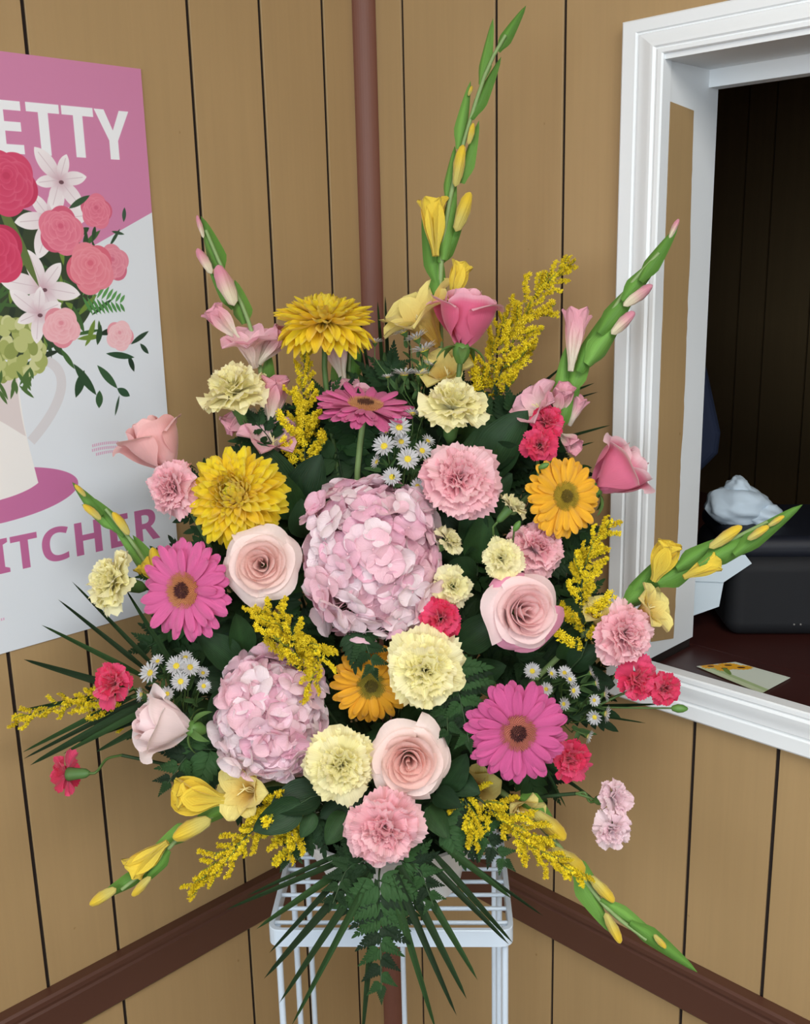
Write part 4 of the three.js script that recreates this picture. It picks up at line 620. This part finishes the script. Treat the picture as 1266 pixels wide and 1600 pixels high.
gladiolus('yellow', 'yellow gladiolus spike drooping over the dado rail under the opening', [[760, 1225, 1.03], [840, 1285, 0.99], [895, 1350, 0.975], [950, 1420, 0.965], [1010, 1468, 0.96]], [
  ['bract', 985, 1445, 1092, 1522, 24, 0.955], ['bract', 940, 1408, 1050, 1486, 20, 0.96], ['bud', 1022, 1460, 1041, 1482, 10, 0.953], ['bract', 902, 1366, 958, 1462, 28, 0.965], ['bud', 946, 1426, 970, 1474, 16, 0.958], ['bract', 890, 1345, 945, 1405, 26, 0.968], ['bud', 922, 1368, 960, 1410, 18, 0.96], ['bud', 862, 1326, 914, 1364, 28, 0.968], ['bract', 812, 1248, 868, 1290, 30, 0.985], ['bud', 836, 1268, 884, 1312, 26, 0.975], ['open', 800, 1250, 826, 1280, 46, 1.0, 0.975], ['open', 740, 1225, 738, 1240, 46, 1.04, 1.0]]);

// goldenrod
goldenrod('narrow goldenrod plume standing between cream carnation and pink gerbera', [[478, 740, 1.045], [474, 640, 1.04], [478, 520, 1.035]], 92, 40, { tip: 0.25 });
goldenrod('broad goldenrod plume behind the upright deep pink rose', [[760, 640, 1.07], [800, 540, 1.07], [840, 460, 1.065], [888, 412, 1.06]], 120, 44, { tip: 0.16, pow: 0.8 });
goldenrod('second goldenrod plume close against the deep pink rose', [[748, 640, 1.075], [770, 560, 1.075], [792, 490, 1.07]], 84, 24, { tip: 0.2 });
goldenrod('bright goldenrod cluster between the two hydrangeas', [[480, 1060, 0.975], [452, 1000, 0.955], [418, 952, 0.95]], 100, 30, { tip: 0.45 });
goldenrod('bright goldenrod sprig hanging beside the orange gerbera', [[470, 1000, 0.965], [498, 1018, 0.952], [482, 1078, 0.95]], 60, 16, { tip: 0.5 });
goldenrod('goldenrod plume beside the pale rose with deep pink outer petals', [[915, 1015, 1.0], [908, 930, 0.99], [918, 870, 0.985], [950, 820, 0.98]], 84, 34, { tip: 0.4 });
goldenrod('goldenrod plume lying among the palm leaves by the poster wall', [[205, 1110, 1.03], [130, 1095, 1.04], [30, 1122, 1.05]], 66, 30, { tip: 0.5 });
goldenrod('goldenrod plume hanging over the edge of the stand by the poster wall', [[480, 1230, 0.99], [410, 1285, 0.965], [350, 1340, 0.955], [302, 1388, 0.95]], 88, 40, { tip: 0.3 });
goldenrod('goldenrod sprig drooping beside the stand', [[450, 1255, 0.99], [452, 1300, 0.975], [448, 1338, 0.97]], 70, 16, { tip: 0.5 });
goldenrod('goldenrod plume hanging over the stand under the wide gerbera', [[735, 1240, 0.985], [800, 1290, 0.965], [850, 1335, 0.955], [908, 1368, 0.95]], 88, 40, { tip: 0.35 });
goldenrod('small goldenrod sprig drooping below the wide gerbera', [[720, 1235, 0.985], [738, 1280, 0.97], [740, 1310, 0.965]], 56, 14, { tip: 0.5 });

// asters
aster('white aster spray between pink gerbera and large hydrangea', [620, 800, 1.03], [[601, 698, 0.98, [-0.25, 0.35, 1], 20], [624, 669, 0.985, [0, 0.4, 1], 20], [637, 718, 0.97, [0.1, 0.25, 1], 20], [613, 746, 0.975, [-0.1, 0.3, 1], 17], [627, 691, 0.99, [0.1, 0.4, 1], 16], [659, 705, 0.985, [0.4, 0.35, 0.9], 17], [605, 675, 1.0, [-0.5, 0.6, 0.6], 14], [668, 690, 1.0, [0.5, 0.6, 0.6], 13], [645, 648, 1.01, [0, 0.9, 0.4], 16], [662, 648, 1.01, [0.3, 0.85, 0.4], 14], [590, 722, 0.99, [-0.8, 0.3, 0.5], 13], [652, 760, 0.98, [0.3, 0.2, 0.9], 14]]);
aster('white aster spray seen edge on under the upright deep pink rose', [660, 660, 1.06], [[632, 520, 1.035, [-0.45, 0.88, 0.3], 21], [652, 530, 1.03, [-0.4, 0.9, 0.32], 21], [664, 549, 1.03, [-0.35, 0.93, 0.3], 24], [586, 536, 1.05, [0.05, 0.97, 0.3], 15], [632, 587, 1.03, [0, 0.98, 0.28], 22], [655, 586, 1.03, [0.05, 0.98, 0.28], 19], [606, 590, 1.04, [-0.1, 0.95, 0.3], 11], [668, 570, 1.04, [0.4, 0.85, 0.3], 12]]);
aster('white aster spray by the whitish pink rose and palm leaves', [290, 1120, 1.03], [[236, 1052, 0.985, [-0.4, 0.4, 0.9], 19], [247, 1034, 0.99, [-0.2, 0.7, 0.7], 13], [276, 1041, 0.985, [0, 0.4, 1], 18], [283, 1065, 0.975, [-0.1, 0.25, 1], 17], [297, 1043, 0.98, [0.3, 0.4, 0.9], 17], [262, 1084, 0.97, [-0.1, 0.2, 1], 13], [204, 1075, 0.99, [-0.9, 0.2, 0.4], 14], [222, 1085, 0.985, [-0.8, 0.1, 0.5], 13], [290, 1028, 0.99, [0.1, 0.8, 0.6], 13], [318, 1072, 0.99, [0.4, 0.2, 0.9], 13], [317, 1052, 1.0, [0.3, 0.5, 0.7], 11]]);
aster('white aster spray between the wide gerbera and crimson carnations', [870, 1120, 1.04], [[832, 1049, 0.99, [-0.1, 0.4, 1], 15], [861, 1053, 0.99, [0.5, 0.5, 0.6], 12], [882, 1052, 0.985, [0.1, 0.6, 0.8], 13], [890, 1062, 0.98, [0.4, 0.5, 0.7], 12], [895, 1079, 0.98, [0.6, 0.1, 0.7], 14], [922, 1052, 0.985, [0.9, 0.4, 0.2], 13], [930, 1068, 0.985, [0.95, 0.2, 0.2], 13], [944, 1085, 0.98, [0.95, 0.1, 0.3], 14], [928, 1094, 0.975, [0.3, 0.1, 0.9], 11], [930, 1120, 0.975, [-0.5, -0.2, 0.8], 14], [945, 1115, 0.975, [0.85, -0.1, 0.4], 15], [918, 1150, 0.98, [0.8, -0.3, 0.4], 13], [853, 1077, 0.985, [0.2, 0.3, 0.9], 12], [880, 1100, 0.99, [0.5, 0.2, 0.8], 12]]);

// palm fronds
palm('palm frond fanning down over the front of the wire stand', [600, 1330, 0.965], [
  [560, 1335, 352, 1422, 12, 0.97, 0.95], [565, 1340, 400, 1452, 16, 0.965, 0.94], [570, 1350, 412, 1530, 17, 0.955, 0.92], [575, 1360, 436, 1568, 15, 0.95, 0.92], [580, 1365, 455, 1604, 14, 0.945, 0.92], [555, 1345, 420, 1490, 12, 0.96, 0.935], [590, 1375, 566, 1625, 15, 0.945, 0.92], [610, 1370, 682, 1612, 15, 0.945, 0.92], [620, 1365, 714, 1588, 16, 0.945, 0.92], [625, 1355, 730, 1562, 17, 0.95, 0.925], [635, 1345, 747, 1532, 17, 0.955, 0.93], [660, 1340, 796, 1476, 15, 0.96, 0.935], [675, 1330, 802, 1474, 13, 0.965, 0.94], [690, 1320, 800, 1404, 15, 0.97, 0.95], [680, 1315, 850, 1432, 10, 0.98, 0.97], [545, 1330, 385, 1400, 11, 0.975, 0.96]]);
palm('palm frond fanning out towards the poster wall', [268, 1110, 1.03], [
  [225, 1058, 64, 976, 11, 1.03, 1.05], [232, 1050, 90, 936, 10, 1.03, 1.05], [245, 1046, 112, 908, 9, 1.035, 1.055], [275, 1046, 196, 920, 10, 1.035, 1.05], [190, 1075, 36, 1030, 14, 1.03, 1.05], [200, 1080, 24, 1112, 11, 1.035, 1.05], [215, 1085, 34, 1176, 12, 1.03, 1.03], [222, 1092, 36, 1186, 12, 1.025, 1.03], [230, 1098, 46, 1196, 18, 1.02, 1.02], [235, 1108, 98, 1178, 15, 1.015, 1.01], [240, 1115, 120, 1160, 13, 1.02, 1.02], [250, 1120, 150, 1175, 14, 1.01, 1.0], [300, 1000, 272, 838, 9, 1.06, 1.07]], 1);
palm('palm frond behind the gladiolus crossing the frame', [770, 680, 1.08], [
  [780, 655, 880, 572, 9, 1.08, 1.09], [785, 660, 878, 592, 9, 1.08, 1.09], [800, 650, 930, 598, 9, 1.08, 1.09], [800, 655, 936, 612, 9, 1.08, 1.09], [830, 700, 955, 664, 9, 1.07, 1.08], [840, 720, 930, 690, 9, 1.07, 1.08]], 2);
palm('thin palm leaves standing behind the white asters', [585, 640, 1.09], [
  [575, 610, 548, 470, 8, 1.09, 1.09], [600, 600, 590, 470, 8, 1.09, 1.09], [608, 600, 602, 462, 8, 1.09, 1.09], [580, 600, 560, 480, 7, 1.095, 1.095]]);
palm('dark palm leaves under the spray of two pale carnations', [850, 1200, 1.02], [
  [850, 1195, 930, 1250, 9, 1.02, 1.0], [840, 1180, 885, 1262, 7, 1.02, 1.01], [900, 1105, 1030, 1100, 8, 1.02, 1.0], [880, 1110, 1010, 1130, 6, 1.02, 1.0]]);

// fern fronds: those that show first, then the ones that fill the heart of the arrangement
fern('fern frond hanging straight down over the stand', [592, 1375, 0.945], [596, 1548, 0.915], 104, 1);
fern('fern frond hanging over the bowl beside the lowest pink carnation', [572, 1345, 0.955], [520, 1412, 0.935], 66, 0);
fern('fern frond with glossy tips over the stand', [625, 1345, 0.955], [678, 1416, 0.935], 66, 1);
fern('fern frond over the rear corner of the stand', [690, 1290, 0.975], [792, 1348, 0.955], 90, 3);
fern('fern frond beside the drooping goldenrod', [500, 1265, 0.985], [446, 1345, 0.97], 90, 0);
fern('fern frond below the whitish pink rose', [330, 1170, 1.0], [262, 1225, 0.985], 110, 1);
fern('fern frond over the orange gerbera', [545, 985, 0.965], [585, 1048, 0.952], 84, 2);
fern('fern frond between cream carnation and wide gerbera', [700, 1040, 0.96], [733, 1160, 0.935], 96, 3);
fern('fern frond curling over the rim of the wide gerbera', [700, 1100, 0.955], [700, 1150, 0.935], 74, 0);
const filler = [[450, 760, 400, 660], [530, 720, 500, 620], [600, 720, 612, 570], [690, 710, 715, 600], [760, 740, 810, 630], [810, 780, 870, 700], [840, 880, 915, 830], [850, 960, 925, 950], [850, 1080, 930, 1080], [810, 1180, 860, 1230], [740, 1220, 780, 1280], [660, 1230, 690, 1290], [560, 1230, 540, 1290], [480, 1200, 430, 1260], [390, 1160, 330, 1220], [340, 1090, 220, 1140], [340, 1010, 230, 1010], [360, 930, 250, 900], [390, 830, 280, 760], [480, 820, 430, 700], [560, 760, 560, 640], [660, 800, 690, 680], [740, 830, 790, 720], [760, 930, 860, 880], [740, 1020, 820, 1040], [680, 1120, 740, 1180], [560, 1120, 520, 1180], [470, 1020, 420, 1000], [430, 960, 380, 930], [660, 900, 720, 860], [720, 980, 780, 990], [500, 900, 470, 820], [380, 1010, 330, 1060], [620, 1130, 640, 1230], [540, 1020, 500, 1000], [780, 1080, 830, 1130]];
const near = [[583, 870, 'the large hydrangea'], [424, 1120, 'the smaller hydrangea'], [570, 640, 'the tilted pink gerbera'], [291, 922, 'the pink gerbera by the poster'], [808, 1143, 'the wide pink gerbera'], [880, 776, 'the orange gerbera by the frame'], [580, 1068, 'the half hidden orange gerbera'], [508, 480, 'the chrysanthemum dome'], [370, 776, 'the facing chrysanthemum'], [727, 497, 'the deep pink rose'], [408, 882, 'the pale rose by the hydrangea'], [822, 955, 'the rose with deep pink rim'], [967, 738, 'the dusky rose'], [256, 1131, 'the whitish rose'], [640, 1190, 'the salmon hearted rose'], [362, 602, 'the cream carnation by the gladiolus'], [708, 625, 'the cream carnation under the rose'], [665, 1047, 'the large cream carnation'], [532, 1197, 'the low cream carnation'], [720, 745, 'the large pink carnation'], [842, 853, 'the dusky carnation'], [982, 992, 'the pink carnation by the frame'], [600, 1300, 'the lowest pink carnation'], [784, 872, 'the small cream carnations'], [855, 675, 'the crimson pair'], [690, 966, 'the single crimson carnation'], [172, 1066, 'the crimson carnation by the palm'], [893, 1188, 'the peeping crimson carnation'], [474, 640, 'the narrow goldenrod'], [920, 900, 'the goldenrod by the frame'], [800, 1300, 'the low goldenrod'], [400, 1290, 'the goldenrod by the stand'], [620, 700, 'the upper white asters'], [270, 1055, 'the white asters by the palm'], [900, 1070, 'the white asters by the frame']];
const said = new Set();
filler.forEach(([u0, v0, u1, v1], i) => {
  const r = Math.hypot(u1 - 600, v1 - 950) / 450, um = (u0 + 2 * u1) / 3, vm = (v0 + 2 * v1) / 3, by = near.slice().sort((p, q) => Math.hypot(p[0] - um, p[1] - vm) - Math.hypot(q[0] - um, q[1] - vm));
  let label; for (const [p, q] of [[0, 1], [0, 2], [1, 2], [0, 3], [1, 3], [2, 3]]) { label = 'fern frond between ' + by[p][2] + ' and ' + by[q][2]; if (!said.has(label)) break; }
  said.add(label);
  fern(label, [u0, v0, 1.05 + 0.01 * (i % 3)], [u1, v1, 1.005 + 0.05 * r + 0.008 * (i % 4)], 150 + 20 * (i % 3), i % 4);
});

// broad leaved branches
leafBranch('glossy broad leaves below the cream carnation and crimson pair', [[760, 740, 822, 640, 1.03, 1.0], [770, 720, 812, 700, 1.03, 1.0], [740, 760, 760, 660, 1.04, 1.02], [745, 790, 800, 740, 1.03, 1.01]]);
leafBranch('dark broad leaves in the hollow below the pink carnation', [[740, 850, 735, 780, 1.02, 1.0], [730, 880, 690, 800, 1.03, 1.01], [750, 880, 760, 800, 1.03, 1.0], [745, 900, 700, 880, 1.02, 1.0]]);
leafBranch('toothed green leaf lying on the goldenrod by the stand', [[470, 1255, 395, 1300, 0.955, 0.94], [500, 1240, 420, 1262, 0.965, 0.95], [490, 1270, 470, 1310, 0.965, 0.955]]);
leafBranch('dark broad leaves beside the cream carnation in front', [[720, 1010, 790, 960, 0.99, 0.975], [725, 1020, 700, 985, 1.0, 0.99], [740, 1040, 770, 1090, 1.0, 0.985], [735, 1060, 790, 1040, 1.01, 0.99]]);
leafBranch('dark broad leaves under the narrow goldenrod plume', [[450, 800, 400, 690, 1.04, 1.02], [470, 790, 500, 710, 1.04, 1.02], [460, 810, 440, 740, 1.04, 1.01], [480, 840, 470, 780, 1.03, 1.01]]);
leafBranch('dark broad leaves below the pink gerbera by the poster wall', [[370, 1040, 310, 990, 1.01, 0.99], [365, 1060, 300, 1060, 1.02, 1.0], [380, 1020, 370, 960, 1.02, 1.0], [360, 1080, 330, 1140, 1.01, 0.99]]);
leafBranch('dark broad leaves between bowl and salmon hearted rose', [[690, 1230, 730, 1180, 0.98, 0.96], [680, 1240, 720, 1260, 0.975, 0.955], [670, 1260, 700, 1310, 0.975, 0.955], [700, 1210, 750, 1240, 0.99, 0.97], [560, 1230, 500, 1280, 0.98, 0.965], [540, 1270, 510, 1320, 0.97, 0.955]]);
leafBranch('dark broad leaves behind the crimson carnations by the frame', [[890, 1040, 940, 1010, 1.02, 1.0], [900, 1060, 960, 1070, 1.02, 0.99], [880, 1030, 900, 980, 1.03, 1.01], [890, 1090, 930, 1130, 1.02, 1.0]]);

renderer.render(scene, camera);
